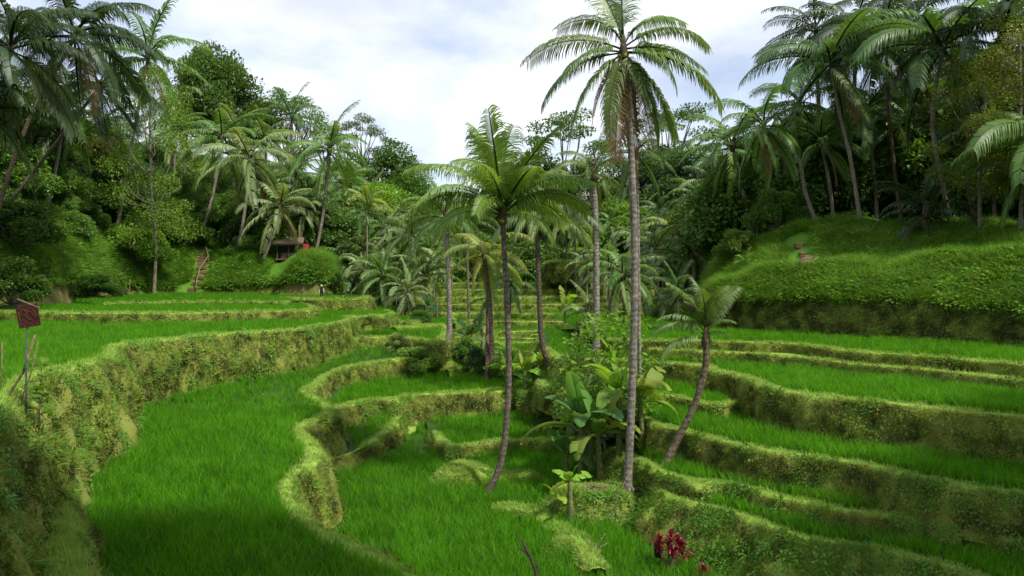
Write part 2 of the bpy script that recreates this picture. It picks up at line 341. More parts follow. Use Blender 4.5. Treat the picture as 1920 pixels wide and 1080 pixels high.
def terrace(name, lip_px, A, s, back, drop, slope=0.16, bund=0.55, ridge=0.14, step=0.3, rough=0.16, seed=0, label=None,
            rice=True, weeds=0.12, smooth=6, mud=None, tufts=1.0, scallop=0.22, shelf=0.0, dens=1.0, bund_sc=1.0, smear=2.2, lush=0.0, fade=None):
    """lip_px runs so that the lower side lies on its right hand. back: world xy points closing the outline. drop: height of the bank."""
    lip = catmull([Vector(p) if len(p) == 3 else on(p[0], p[1], A, s) for p in lip_px], smooth)
    Ym = float(np.mean(lip[:, 1])); step = max(step, Ym * 0.006)
    lip = resample(lip, step)
    t = np.gradient(lip[:, :2], axis=0); t /= np.linalg.norm(t, axis=1, keepdims=True) + 1e-9
    nrm = np.c_[t[:, 1], -t[:, 0]]                                   # outward
    k = np.ones(5) / 5
    nrm = np.stack([np.convolve(np.pad(nrm[:, i], 2, 'edge'), k, 'valid') for i in range(2)], -1); nrm /= np.linalg.norm(nrm, axis=1, keepdims=True) + 1e-9
    wob = np.array([scallop * nz(p[0], p[1], 0, 0.55, seed) + scallop * 0.5 * nz(p[0], p[1], 0, 1.7, seed + 1) for p in lip])
    lip[:, :2] += nrm * wob[:, None]
    plane = lambda x, y: CAMZ - (A - s * y)
    poly = [p[:2] for p in lip] + [np.array(b, dtype=float) for b in back]
    root = link(name, None); root.empty_display_size = 0.5; tag(root, label, kind='structure')
    # the level floor of the paddy
    pv = [(p[0], p[1], plane(p[0], p[1]) - 0.03) for p in poly]
    me = bpy.data.meshes.new('paddy_floor'); me.from_pydata(pv, [], [tuple(range(len(pv)))]); me.materials.append(mud or M_mud)
    if me.polygons[0].normal.z < 0: me.flip_normals()
    link('paddy_floor', me, root)
    # earth bank and the low ridge on top of it
    drops = np.full(len(lip), drop, dtype=float) if not callable(drop) else np.array([drop(p) for p in lip])
    slopes = np.array([slope(p) for p in lip]) if callable(slope) else np.full(len(lip), float(slope))
    R = int(np.clip(drop / 0.16 if not callable(drop) else 10, 5, 22)); rows = []
    wf = np.ones(len(lip)) if fade is None else np.clip((lip[:, 1] - fade[0]) / (fade[1] - fade[0]), 0.0, 1)
    win = max(3, int(smear / step) | 1); kk = np.ones(win) / win
    sm = np.stack([np.convolve(np.pad(lip[:, i], win // 2, 'edge'), kk, 'valid') for i in range(2)], -1)
    ts = np.gradient(sm, axis=0); ts /= np.linalg.norm(ts, axis=1, keepdims=True) + 1e-9; sm = sm - np.c_[ts[:, 1], -ts[:, 0]] * (bund * (0.3 + 0.7 * wf))[:, None]          # the paddy side of the ridge runs smoother than its outer edge
    inn = [(1.0, -0.08), (0.9, ridge * 0.6), (0.5, ridge), (0.15, ridge * 0.75)]
    for o_, h_ in inn:
        j = np.array([0.04 * nz(p[0], p[1], o_ * 3, 2.2, seed + 3) for p in lip])
        rows.append(np.c_[lip[:, :2] * (1 - o_) + sm * o_, lip[:, 2] + h_ * wf + j * wf])
    for r in range(R + 1):
        f = r / R; z = lip[:, 2] - drops * f
        amp = rough * (0.35 + 0.65 * math.sin(min(1, f * 1.3) * math.pi))
        d = np.array([amp * (1.3 * fbm(p[0], p[1], zz * 0.5, 0.75, seed + 5) + 0.5 * nz(p[0], p[1], zz, 2.8, seed + 6)) for p, zz in zip(lip, z)])
        vert = np.array([0.26 * rough / 0.16 * max(0, nz(p[0], p[1], 0, 1.1, seed + 9)) * math.sin(f * math.pi) for p in lip])   # upright ribs
        und = -0.10 * drops * max(0, f - 0.62) * (1 if not shelf else 0)
        sh = shelf * max(0, (f - 0.75) / 0.25)
        rows.append(np.c_[lip[:, :2] + nrm * (slopes * drops * f + d + vert + und + sh)[:, None], z])
    P = np.array(rows)
    if P[0, 0, 2] is not None: pass
    me = grid_mesh('earth_bank', P[::-1], M_terr, True); link('earth_bank', me, root)
    # small plants on bank and ridge
    nb = len(inn); area_pt = step
    view = in_view(lip, 1.5)
    ids = np.where(view)[0]
    if len(ids) > 2:
        far = np.clip(Ym / 30.0, 0.8, 3.2)
        hgt = float(np.mean(drops))
        nT = int(len(ids) * step * hgt * 95 / far ** 1.7 * tufts)
        u = rng.choice(ids[:-1], nT); v = rng.random(nT) ** 0.8 * (R - 0.01); fu = rng.random(nT); vi = v.astype(int); fv = v - vi
        base = P[nb + vi, u] * (1 - fu[:, None]) * (1 - fv[:, None]) + P[nb + vi, u + 1] * fu[:, None] * (1 - fv[:, None]) + P[nb + vi + 1, u] * (1 - fu[:, None]) * fv[:, None] + P[nb + vi + 1, u + 1] * fu[:, None] * fv[:, None]
        keep = np.array([fbm(b[0], b[1], b[2] * 0.6, 0.9, seed + 11) > (-0.45 + 0.62 * (vv / R) ** 1.3) for b, vv in zip(base, v)])
        dr = np.c_[nrm[u] + rng.normal(0, .25, (nT, 2)), rng.uniform(-0.35, 0.5, nT)]
        BANK_PTS.append(base[keep]); BANK_DIR.append(dr[keep]); BANK_SC.append((rng.uniform(0.7, 1.5, nT) * far ** 0.75)[keep])
        if lush:
            for LST, nq, sc_ in ((LUSHG, 16, (.35, .8)), (LUSHH, 9, (.3, .7))):
                nL = int(len(ids) * step * hgt * nq * lush); u = rng.choice(ids, nL); vi = (nb + rng.random(nL) * (R - .01)).astype(int); bp = P[vi, u]; kp = np.array([nz(b_[0], b_[1], b_[2], 0.7, seed + nq) > -0.1 for b_ in bp])
                LST.append((bp[kp], np.c_[nrm[u] * .7, np.full(nL, .8)][kp], rng.uniform(*sc_, nL)[kp]))
        nT = int(len(ids) * step * bund * 150 / far ** 1.7 * tufts)
        ib = ids[:-1]; ib = ib[wf[ib] > 0.35]; nT = int(nT * len(ib) / max(1, len(ids)))
        u = rng.choice(ib, nT) if len(ib) else np.zeros(0, dtype=int); v = rng.random(nT) * (nb + 0.7); vi = np.minimum(v.astype(int), nb); fv = v - vi; fu = rng.random(nT)
        base = P[vi, u] * (1 - fv[:, None]) + P[vi + 1, u] * fv[:, None]; base = base + (P[vi, u + 1] - P[vi, u]) * fu[:, None]
        dr = np.c_[nrm[u] * 0.25 + rng.normal(0, .25, (nT, 2)), np.ones(nT)]
        BUND_PTS.append(base); BUND_DIR.append(dr); BUND_SC.append(rng.uniform(0.6, 1.35, nT) * far ** 0.7 * bund_sc)
        nT = int(len(ids) * step * hgt * 14 / far ** 1.5 * weeds * 8)
        if nT > 0:
            u = rng.choice(ids, nT); v = rng.random(nT) ** 1.5; vi = (nb + v * R).astype(int); base = P[vi, u]
            keep = np.array([nz(b[0], b[1], b[2], 0.6, seed + 17) > 0.12 for b in base])
            WEED_PTS.append(base[keep]); WEED_DIR.append(np.c_[nrm[u], np.full(nT, 0.6)][keep]); WEED_SC.append((rng.uniform(.6, 1.5, nT) * far ** 0.6)[keep])
    TERR.append(dict(name=name, poly=poly, plane=plane, lip=lip, rice=rice, bund=bund, fade=fade[0] if fade else -1, inner=[q for q in sm] + [np.array(b, dtype=float) for b in back], foot=float(np.max(slopes)) * (drop if not callable(drop) else 2) + 0.2 if not callable(slope) else 0.9, root=root, z=float(np.mean(lip[:, 2])), dens=dens))
    return root

# wide base sheets
g = fast_mesh('ground', [[-3000, -500, -1.2], [3000, -500, -1.2], [3000, 4000, -1.2], [-3000, 4000, -1.2]], [[0, 1, 2, 3]], M_forest)
tag(link('ground', g), kind='structure')
CA, CS = 9.65, 0.039
cpoly = [(-16, 10), (13, 10), (13, 20), (9, 26), (9, 60), (-16, 60)]
me = bpy.data.meshes.new('paddy_ground'); me.from_pydata([(x, y, CAMZ - (CA - CS * y)) for x, y in cpoly], [], [tuple(range(len(cpoly)))]); me.materials.append(M_mud)
tag(link('paddy_ground', me), kind='structure')
TERR.append(dict(name='valley', poly=[np.array(p, dtype=float) for p in cpoly], plane=lambda x, y: CAMZ - (CA - CS * y), lip=None, rice=True, bund=0, inner=None, foot=0, root=None, z=0.3, dens=1))

LA, LS = 7.46, 0.0394
terrace('terrace', [(1060, 1250), (900, 1135), (790, 1082), (690, 1035), (625, 1003), (590, 983), (556, 945), (549, 915), (560, 896), (583, 881), (607, 866), (605, 851), (596, 838), (578, 823), (567, 803), (600, 790), (629, 779), (620, 765), (606, 750), (577, 739), (576, 732), (605, 723), (612, 709), (630, 701), (653, 691), (693, 683), (760, 675), (780, 668), (776, 662), (755, 654)],
        LA, LS, [(-9, 64), (-20, 64), (-22, 40), (-18, 25), (-15, 9), (2, 9)], lambda p: 2.1, lambda p: 0.36 if p[1] < 44 else 0.2, 0.55, 0.13, 0.18, 0.22, 1, scallop=0.10, weeds=0.08, smooth=2, smear=3.2, fade=(17.2, 19.2))
terrace('terrace', [(-260, 1200), (-150, 950), (-70, 830), (0, 770), (58, 724), (88, 706), (166, 687), (214, 670), (228, 652), (264, 647), (290, 643), (330, 639), (440, 629), (550, 622), (600, 614), (641, 608), (662, 601), (654, 597), (700, 594.5), (738, 592), (737, 588), (725, 584)],
        3.1, 0, [(-12, 92), (-36, 92), (-75, 75), (-70, 10)], lambda p: 3.3 if p[1] < 62 else 1.7, lambda p: 0.12 + 0.38 * min(1, max(0, (34 - p[1]) / 7)), 0.6, 0.16, 0.22, 0.42, 2, scallop=0.35, lush=0.25, weeds=0.15)
terrace('terrace', [(215, 1400), (185, 1200), (170, 1080), (155, 1000), (118, 952), (60, 930), (-20, 918)],
        5.4, 0, [(-17, 23), (-17, 5), (-4, 5)], 1.5, 0.25, 0.7, 0.05, 0.2, 0.3, 3, rice=False, mud=M_dirt, weeds=0.3, bund_sc=1.4)
terrace('terrace', [(-300, 584), (0, 587), (150, 589), (320, 589), (450, 587), (540, 585), (582, 584), (591, 581), (587, 576), (574, 572.5)],
        2.35, 0, [(-24, 80), (-34, 95), (-75, 85), (-80, 50)], 0.8, 0.1, 0.6, 0.1, 0.4, 0.14, 4)
terrace('terrace', [(195, 571), (235, 569), (350, 567.5), (430, 567), (500, 567.5), (537, 570), (539, 566)],
        3.68, .0233, [(-18, 96), (-55, 97), (-52, 84)], 0.5, 0.1, 0.6, 0.08, 0.4, 0.12, 5)
terrace('terrace', [(524, 561), (560, 562.5), (600, 563), (650, 562.5), (691, 562), (694, 558), (690, 553)],
        1.84, 0, [(-16, 104), (-34, 98)], 1.8, 0.12, 0.9, 0.08, 0.4, 0.2, 6)
terrace('terrace', [(560, 642), (600, 640), (654, 638), (690, 635), (735, 633), (785, 639), (812, 647), (832, 640), (842, 625), (838, 615)],
        4.4, 0, [(-6, 92), (-30, 80), (-28, 62)], 1.1, 0.3, 0.7, 0.1, 0.35, 0.2, 7, weeds=0.4)
terrace('terrace', [(738, 604), (745, 604), (776, 606), (782, 603), (778, 599)], 3.9, 0, [(-9, 86), (-14, 84)], 0.7, 0.15, 0.5, 0.08, 0.4, 0.1, 8)
terrace('terrace', [(560, 775), (610, 772), (650, 766), (707, 752), (747, 756), (757, 750), (790, 743), (865, 740), (940, 735), (966, 733), (985, 739), (1012, 735), (1075, 735)],
        6.5, 0, [(9, 46), (9, 76), (-14, 76), (-15, 46)], 1.7, 0.25, 0.7, 0.12, 0.25, 0.2, 9, weeds=0.6, shelf=0.7)
terrace('terrace', [(580, 862), (610, 860), (650, 852), (678, 843), (700, 835), (733, 811), (750, 795), (764, 777), (768, 763)],
        9.86, 0.0636, [(-6, 49), (-14, 48), (-12, 34)], 1.2, 0.22, 0.55, 0.12, 0.2, 0.2, 10, weeds=0.4, fade=(34.6, 35.6))
terrace('terrace', [(800, 812), (838, 846), (857, 849), (872, 841), (900, 836), (960, 829), (1050, 827), (1110, 824)],
        7.75, 0, [(8, 50), (-6, 50)], 0.8, 0.15, 0.6, 0.1, 0.22, 0.15, 11, weeds=0.8)
terrace('terrace', [(1008, 716), (1018, 726), (1045, 736), (1100, 742), (1200, 748), (1235, 752)], 5.6, 0, [(14, 40), (14, 62), (2, 62)], 1.2, 0.2, 0.5, 0.1, 0.3, 0.15, 12, weeds=0.5)
terrace('terrace', [(1020, 655), (1030, 666), (1043, 672), (1092, 677), (1206, 682), (1316, 688), (1331, 696), (1347, 700), (1402, 714), (1448, 733), (1500, 743), (1600, 755), (1730, 767), (1920, 790), (2150, 820), (2400, 860)],
        4.3, 0, [(45, 20), (45, 70), (3, 70)], 1.75, 0.16, 0.5, 0.12, 0.28, 0.24, 13, weeds=0.3)
terrace('terrace', [(1130, 637), (1160, 640), (1211, 641), (1310, 642), (1458, 646), (1490, 648), (1540, 654), (1600, 662), (1710, 669), (1920, 687), (2150, 712), (2400, 750)],
        3.35, 0, [(50, 20), (50, 75), (4, 75)], 1.2, 0.12, 0.45, 0.1, 0.32, 0.16, 14, shelf=0.5)
terrace('terrace', [(1195, 652), (1215, 655), (1290, 659), (1400, 664), (1500, 672), (1600, 684), (1720, 694), (1920, 716), (2200, 750)], 3.75, 0, [(46, 24), (48, 70), (5, 70)], 0.75, 0.15, 0.35, 0.06, 0.3, 0.16, 19, rice=False, mud=M_terr)
terrace('terrace', [(1120, 724), (1160, 730), (1202, 737), (1245, 743), (1290, 752), (1325, 762), (1350, 764), (1400, 752)], 5.3, 0, [(12, 31), (16, 40), (3, 46)], 0.7, 0.15, 0.45, 0.1, 0.28, 0.12, 15)
terrace('terrace', [(1165, 740), (1185, 768), (1215, 792), (1240, 803), (1290, 813), (1380, 840), (1500, 857), (1630, 880), (1780, 912), (1920, 933), (2100, 965), (2300, 1010)],
        5.8, 0, [(32, 16), (34, 42), (6, 42)], 1.3, 0.20, 0.42, 0.1, 0.25, 0.2, 16, weeds=0.3, shelf=0.15)
terrace('terrace', [(1190, 862), (1225, 885), (1247, 894), (1300, 912), (1328, 907), (1382, 915), (1438, 933), (1516, 947), (1541, 957), (1594, 966), (1660, 974), (1722, 981), (1748, 972), (1762, 984), (1775, 994), (1821, 992), (1877, 1010), (1940, 1021), (2080, 1055)],
        6.9, 0, [(30, 14), (32, 30), (5, 33)], 0.75, 0.25, 0.45, 0.1, 0.22, 0.18, 17, weeds=0.7, lush=0.3)
terrace('terrace', [(1210, 905), (1240, 930), (1286, 949), (1364, 966), (1410, 982), (1462, 998), (1486, 1015), (1559, 1026), (1630, 1033), (1700, 1048), (1771, 1067), (1830, 1090), (1950, 1160)],
        7.4, 0, [(26, 11), (30, 28), (5, 32)], 1.6, 0.75, 0.5, 0.1, 0.22, 0.3, 18, weeds=1.0, lush=1.0)
# far terraces climbing the head of the valley
for k, (py, Y, x0, x1, dr) in enumerate([(662, 69, 800, 1290, 0.6), (646, 75, 780, 1290, 0.5), (634, 79, 790, 1290, 0.4), (622, 83, 770, 1300, 0.8), (605, 90, 760, 1300, 0.9), (589, 97, 760, 1300, 1.0), (572, 104, 760, 1310, 1.2), (558, 109, 760, 1310, 1.3), (545, 114, 770, 1320, 1.3), (532, 119, 790, 1340, 1.4)]):
    z = CAMZ - (py - HY) * Y / F; sk = random.uniform(-2, 2)
    lp = [((x - CX) / F * Y, Y + 1.6 * math.sin(x * 0.013 + k * 1.9) + sk * (x - 1050) / 260, z) for x in np.linspace(x0, x1, 9)]
    terrace('terrace', lp, CAMZ - z, 0.0, [((x1 - CX) / F * (Y + 16), Y + 16), ((x0 - CX) / F * (Y + 16), Y + 16)], dr + 0.4, 0.1, 0.6, 0.1, 0.6, 0.25, 20 + k, tufts=0.7, dens=0.7)

# rice: one stand of young plants in every paddy
rice_labels = ['bright green young rice in the lowest open paddy in the middle foreground', 'tall dense green rice on the wide curved paddy at left foreground', 'rice on the upper left paddy above the tall mossy bank beside the sign', '',
  'thin strip of rice on the second paddy above the tall left bank', 'rice at the foot of the earthen stairs on the left hillside', 'short rice strip where the small figure stands', 'rice on the paddy behind the tip of the curved left terrace', 'tiny rice patch on the small step left of the palm thicket',
  'rice on the middle paddy behind the curved palm trunk', 'small wedge of rice beside the split earthen ridge', 'rice behind the round mound of the curved palm', 'rice patch behind the banana plants in mid valley', 'wide rice paddy second below the right cliff', 'rice strip right under the brown cliff on the right', '', 'short rice strip behind the leaning young palm', 'long rice strip third below the cliff, behind the leaning palm foot', 'narrow rice strip fourth below the right cliff', 'lowest rice strip on the right above the red leaved plants']
for i, T in enumerate(TERR):
    if not T['rice']: continue
    poly = np.array([[p[0], p[1]] for p in T['poly']]); lo, hi = poly.min(0), poly.max(0)
    Ym = float(np.mean(T['lip'][:, 1])) if T['lip'] is not None else 28
    pts = []
    for (y0, y1) in ((6, 26), (26, 36), (36, 50), (50, 75), (75, 140)):
        a, b = max(y0, lo[1]), min(y1, hi[1])
        if b <= a: continue
        ym = (a + b) / 2; xl, xr = max(lo[0], -(b * 0.667 + 2.5)), min(hi[0], b * 0.667 + 2.5)
        if xr <= xl: continue
        dens = {26: 30, 36: 26, 50: 10, 75: 7, 140: 4.5}[y1] * T['dens']
        n = int((b - a) * (xr - xl) * dens)
        if y1 <= 36:                                           # planted on a loose grid
            sp_ = (dens ** -0.5); gx, gy = np.meshgrid(np.arange(-60, 60, sp_), np.arange(-60, 60, sp_)); th_ = 0.35 + 0.5 * i
            gx = gx + 0.16 * np.sin(gy * 0.7 + i); X_ = gx * math.cos(th_) - gy * math.sin(th_) + (xl + xr) / 2; Y_ = gx * math.sin(th_) + gy * math.cos(th_) + (a + b) / 2
            q = np.c_[X_.ravel(), Y_.ravel()]; q = q[(q[:, 0] > xl) & (q[:, 0] < xr) & (q[:, 1] >= a) & (q[:, 1] < b)]; q = q[rng.random(len(q)) > 0.03]; n = len(q); q = q + rng.normal(0, sp_ * 0.16, (n, 2))
        else: q = np.c_[rng.uniform(xl, xr, n), rng.uniform(a, b, n)]
        pts.append(np.c_[q, np.full(n, y1)])
    P = np.concatenate(pts); P = P[inside(P, poly)]
    if T['inner'] is not None: P = P[inside(P, T['inner'])]
    z = T['plane'](P[:, 0], P[:, 1]); Q = np.c_[P[:, :2], z]; m = in_view(Q); P, Q = P[m], Q[m]
    if T['lip'] is not None:
        m = (dist_line(Q, T['lip']) > T['bund'] * 0.5) | (Q[:, 1] < T['fade']); P, Q = P[m], Q[m]
    for j, U in enumerate(TERR):
        if j == i or U['z'] <= T['z'] + 0.02 or U['lip'] is None: continue
        m = ~inside(Q, U['poly']); P, Q = P[m], Q[m]
        if len(Q): m = dist_line(Q, U['lip'][::2]) > U['foot']; P, Q = P[m], Q[m]
    if len(Q) < 5: continue
    hn = np.array([0.95 + 0.26 * nz(q[0], q[1], 0, 0.35, 3) + 0.2 * nz(q[0], q[1], 0, 1.3, 4) for q in Q]) * rng.uniform(0.85, 1.12, len(Q))
    lab = rice_labels[i] if i < len(rice_labels) else 'rice on the %s far terrace strip up the valley head' % ['lowest', 'second', 'third', 'fourth', 'fifth', 'sixth', 'seventh', 'eighth', 'ninth', 'highest'][i - len(rice_labels)]
    near = P[:, 2] <= 36
    T['rice_n'] = len(Q)
    if near.mean() > 0.5: scatter('rice', Q, None, hn * np.where(near, 1.0, 1.05), K_rice, lab, 'rice')
    else: scatter('rice', Q, None, hn * rng.uniform(0.85, 1.1, len(Q)) * (0.9 if Ym < 75 else 0.8), K_ricefar, lab, 'rice')

# labels of the terraces themselves are those of the setting
def flush():
    cat3 = lambda L_: [np.concatenate([q[i] for q in L_]) for i in range(3)]
    scatter('bank_tall_grass', *cat3(LUSHG), K_slope, 'long bright grass tufts on the lower right bank and left cliff', 'grass')
    scatter('bank_herbs', *cat3(LUSHH), K_herb, 'broad leaved weeds on the lower right bank and around the mound', 'weeds')
    scatter('bank_grass', np.concatenate(BANK_PTS), np.concatenate(BANK_DIR), np.concatenate(BANK_SC), K_bank, 'yellow green moss and hanging grass on the terrace banks', 'moss')
    scatter('bund_grass', np.concatenate(BUND_PTS), np.concatenate(BUND_DIR), np.concatenate(BUND_SC), K_bund, 'short pale grass on top of the paddy ridges', 'grass')
    scatter('bank_weeds', np.concatenate(WEED_PTS), np.concatenate(WEED_DIR), np.concatenate(WEED_SC), K_weed, 'small dark green weeds hanging on the terrace banks', 'weeds')

# ------------------------------------------------------------------ hillsides
def hill(name, cols, rows, sub, amp, seed, mat):
    """rows: list of lists of (px, py, Y), one list for each contour from foot to back."""
    C = [catmull([at(*c) for c in r], sub) for r in rows]
    C = np.array(C); out = []
    for i in range(len(C) - 1):
        n = [3, 6, 8, 8, 6, 4, 4][min(i, 6)]
        for k in range(n): out.append(C[i] * (1 - k / n) + C[i + 1] * (k / n))
    out.append(C[-1]); P = np.array(out)
    for i in range(1, P.shape[0]):
        for j in range(P.shape[1]):
            x, y, z = P[i, j]; a = amp * min(1, i / 6)
            d = a * fbm(x, y, z * 0.3, 0.16, seed) + a * 0.35 * nz(x, y, z, 0.6, seed + 1) + a * 0.9 * nz(x, y * 0.3, 0, 0.28, seed + 2)
            P[i, j, 2] += d * 0.7; P[i, j, 1] += -d * 0.5
    me = grid_mesh(name, P, mat, True)
    o = link(name, me); tag(o, kind='structure'); return P
def surf_points(P, n, r0, r1, dens=None):
    R, C = P.shape[:2]
    i = (rng.uniform(r0, min(r1, R - 1.001), n)); j = rng.uniform(0, C - 1.001, n); a, b = i.astype(int), j.astype(int); fi, fj = (i - a)[:, None], (j - b)[:, None]
    q = P[a, b] * (1 - fi) * (1 - fj) + P[a + 1, b] * fi * (1 - fj) + P[a, b + 1] * (1 - fi) * fj + P[a + 1, b + 1] * fi * fj
    nr = np.cross(P[a, b + 1] - P[a, b], P[a + 1, b] - P[a, b]); nr /= np.linalg.norm(nr, axis=1, keepdims=True) + 1e-9
    nr[nr[:, 2] < 0] *= -1
    return q, nr, i
pxl = [-250, -100, 0, 70, 140, 215, 290, 350, 390, 450, 520, 600, 628, 640]
def row(pxs, pys, Ys): return list(zip(pxs, pys, Ys))
def deeper(r, dy, dz): 
    out = []
    for px, py, Y in r:
        p = at(px, py, Y); p = p + Vector((0 if px > 500 else -0.25 * dy, dy, dz)); out.append((CX + p.x / p.y * F, HY + (CAMZ - p.z) / p.y * F, p.y))
    return out
l0 = row(pxl, [590, 585, 580, 574, 569, 560, 556, 554, 554, 554, 553, 555, 558, 560], [52, 58, 64, 70, 76, 84, 90, 92, 92, 92, 91, 90, 94, 100])
l1 = row(pxl, [505, 500, 500, 510, 525, 525, 528, 536, 536, 532, 525, 515, 520, 530], [53, 59, 65, 71, 77, 85, 91, 93, 93, 92.8, 92, 91, 95, 101])
l2 = row(pxl, [420, 420, 430, 440, 462, 478, 492, 498, 497, 494, 492, 492, 502, 520], [57, 63, 69, 75, 80, 88, 94, 97, 97, 96, 95.5, 94, 98, 103])
l3 = row(pxl, [350, 360, 372, 392, 415, 440, 446, 444, 440, 462, 476, 481, 490, 510], [64, 69, 74, 80, 85, 94, 102, 106, 107, 104, 102, 100, 104, 108])
l4 = deeper(l3, 20, 2.5); l5 = deeper(l4, 50, 9)
PL = hill('hillside', pxl, [l0, l1, l2, l3, l4, l5], 6, 1.0, 3, M_hill)
pxr = [1325, 1345, 1375, 1450, 1550, 1700, 1900, 2100, 2350]
r0 = row(pxr, [622, 622, 624, 628, 634, 643, 658, 677, 705], [60, 54, 51, 48.5, 46, 42.5, 38, 33, 28])
r1 = row(pxr, [590, 570, 566, 566, 566, 572, 584, 598, 610], [60.5, 54.8, 51.6, 49.1, 46.6, 43.1, 38.6, 33.5, 28.5])
r2 = row(pxr, [560, 535, 530, 506, 500, 493, 490, 488, 486], [63, 57.5, 54, 51.5, 49.3, 46.5, 42.3, 37, 32])
r3 = row(pxr, [555, 530, 524, 503, 497, 490, 487, 485, 483], [66, 61, 58, 55.5, 53.5, 50.5, 46.5, 41.5, 36.5])
r4 = row(pxr, [530, 500, 482, 446, 418, 422, 424, 418, 410], [74, 68, 65, 62.5, 60.5, 58, 53, 47, 41])
def deeper_r(r, dy, dz):
    out = []
    for px, py, Y in r:
        p = at(px, py, Y) + Vector((dy * 0.5, dy, dz)); out.append((CX + p.x / p.y * F, HY + (CAMZ - p.z) / p.y * F, p.y))
    return out
r5 = deeper_r(r4, 14, 1.6); r6 = deeper_r(r5, 50, 10)
PR = hill('hillside', pxr, [r0, r1, r2, r3, r4, r5, r6], 8, 0.65, 8, M_hill)
# wooded slopes closing the head of the valley
def back_hill(name, pts_rows, seed):
    C = np.array([catmull([Vector(p) for p in r], 5) for r in pts_rows]); out = []
    for i in range(len(C) - 1):
        for k in range(5): out.append(C[i] * (1 - k / 5) + C[i + 1] * (k / 5))
    out.append(C[-1]); P = np.array(out)
    for i in range(P.shape[0]):
        for j in range(P.shape[1]): P[i, j, 2] += 1.6 * fbm(P[i, j, 0], P[i, j, 1], 0, 0.05, seed)
    tag(link(name, grid_mesh(name, P, M_forest, True)), kind='structure'); return P
PB = back_hill('hillside', [[(-70, 112, 6), (-32, 118, 5), (-15, 128, 4), (0, 132, 5), (20, 128, 7), (36, 112, 6), (60, 95, 10)],
                            [(-80, 150, 15), (-40, 150, 13), (-18, 152, 10), (0, 156, 10), (24, 150, 13), (50, 140, 15), (90, 120, 18)],
                            [(-120, 210, 34), (-60, 210, 27), (-25, 212, 20), (0, 214, 20), (35, 210, 25), (80, 200, 32), (150, 180, 40)],
                            [(-200, 330, 70), (-100, 330, 58), (-40, 330, 40), (0, 330, 38), (60, 330, 50), (140, 320, 66), (260, 300, 80)]], 5)
def ground_z(P, x, y):
    d = (P[:, :, 0] - x) ** 2 + (P[:, :, 1] - y) ** 2; return float(P[np.unravel_index(np.argmin(d), d.shape)][2])

CLEAR = []
for c_ in ((352, 552, 93), (368, 536, 94), (378, 515, 95.5), (380, 500, 97), (378, 480, 99), (384, 460, 102), (392, 448, 106), (366, 548, 92)):
    p = at(*c_); CLEAR.append((p.x, p.y, 1.5))
p = at(545, 484, 97); CLEAR += [(p.x, p.y, 2.6), (p.x + 2.5, p.y, 1.8), (p.x, p.y - 2.5, 2.4)]
for c_ in ((1508, 498, 51), (1508, 498, 53), (1512, 485, 54.5), (1504, 470, 56), (1498, 462, 57.5), (1500, 465, 59)):
    p = at(*c_); CLEAR.append((p.x, p.y, 1.25))
def cover(name, P, n, r0_, r1_, kitt, sc, label, cat, thr=None, seed=0, tilt=0.6):
    q, nr, i = surf_points(P, n, r0_, r1_); m = in_view(q, 4)
    for sx, sy, sr in CLEAR: m &= np.hypot(q[:, 0] - sx, q[:, 1] - sy) > sr
    if thr is not None: m &= np.array([nz(a[0], a[1], a[2], 0.22, seed) > thr for a in q])
    q, nr = q[m], nr[m]
    d = nr * tilt + np.c_[rng.normal(0, .2, (len(q), 2)), np.full(len(q), 0.6)]
    scatter(name, q, d, rng.uniform(sc[0], sc[1], len(q)), kitt, label, cat)
cover('slope_grass', PL, 19000, 2, 18, K_slope, (0.9, 2.2), 'lush grass covering the steep left hillside', 'grass')
cover('slope_herbs', PL, 4500, 2, 26, K_herb, (0.7, 1.9), 'leafy undergrowth on the left hillside below the palms', 'undergrowth', -0.08, 4)
cover('slope_grass', PR, 21000, 3, 25, K_slope, (0.55, 1.7), 'long grass hanging over the right cliff and its ledge', 'grass')
cover('slope_herbs', PR, 2600, 3, 30, K_herb, (0.35, 1.2), 'leafy undergrowth on the right hillside under the dark trees', 'undergrowth', 0.05, 6)
cover('cliff_moss', PR, 9000, 0, 3.2, K_bank, (0.8, 1.8), 'thin moss on the brown cliff face at the right', 'moss', None, 7, 1.2)
cover('cliff_moss', PL, 3500, 0, 3.2, K_bank, (1.4, 3.0), 'thin moss on the cut earth at the foot of the left hillside', 'moss', -0.1, 9, 1.2)

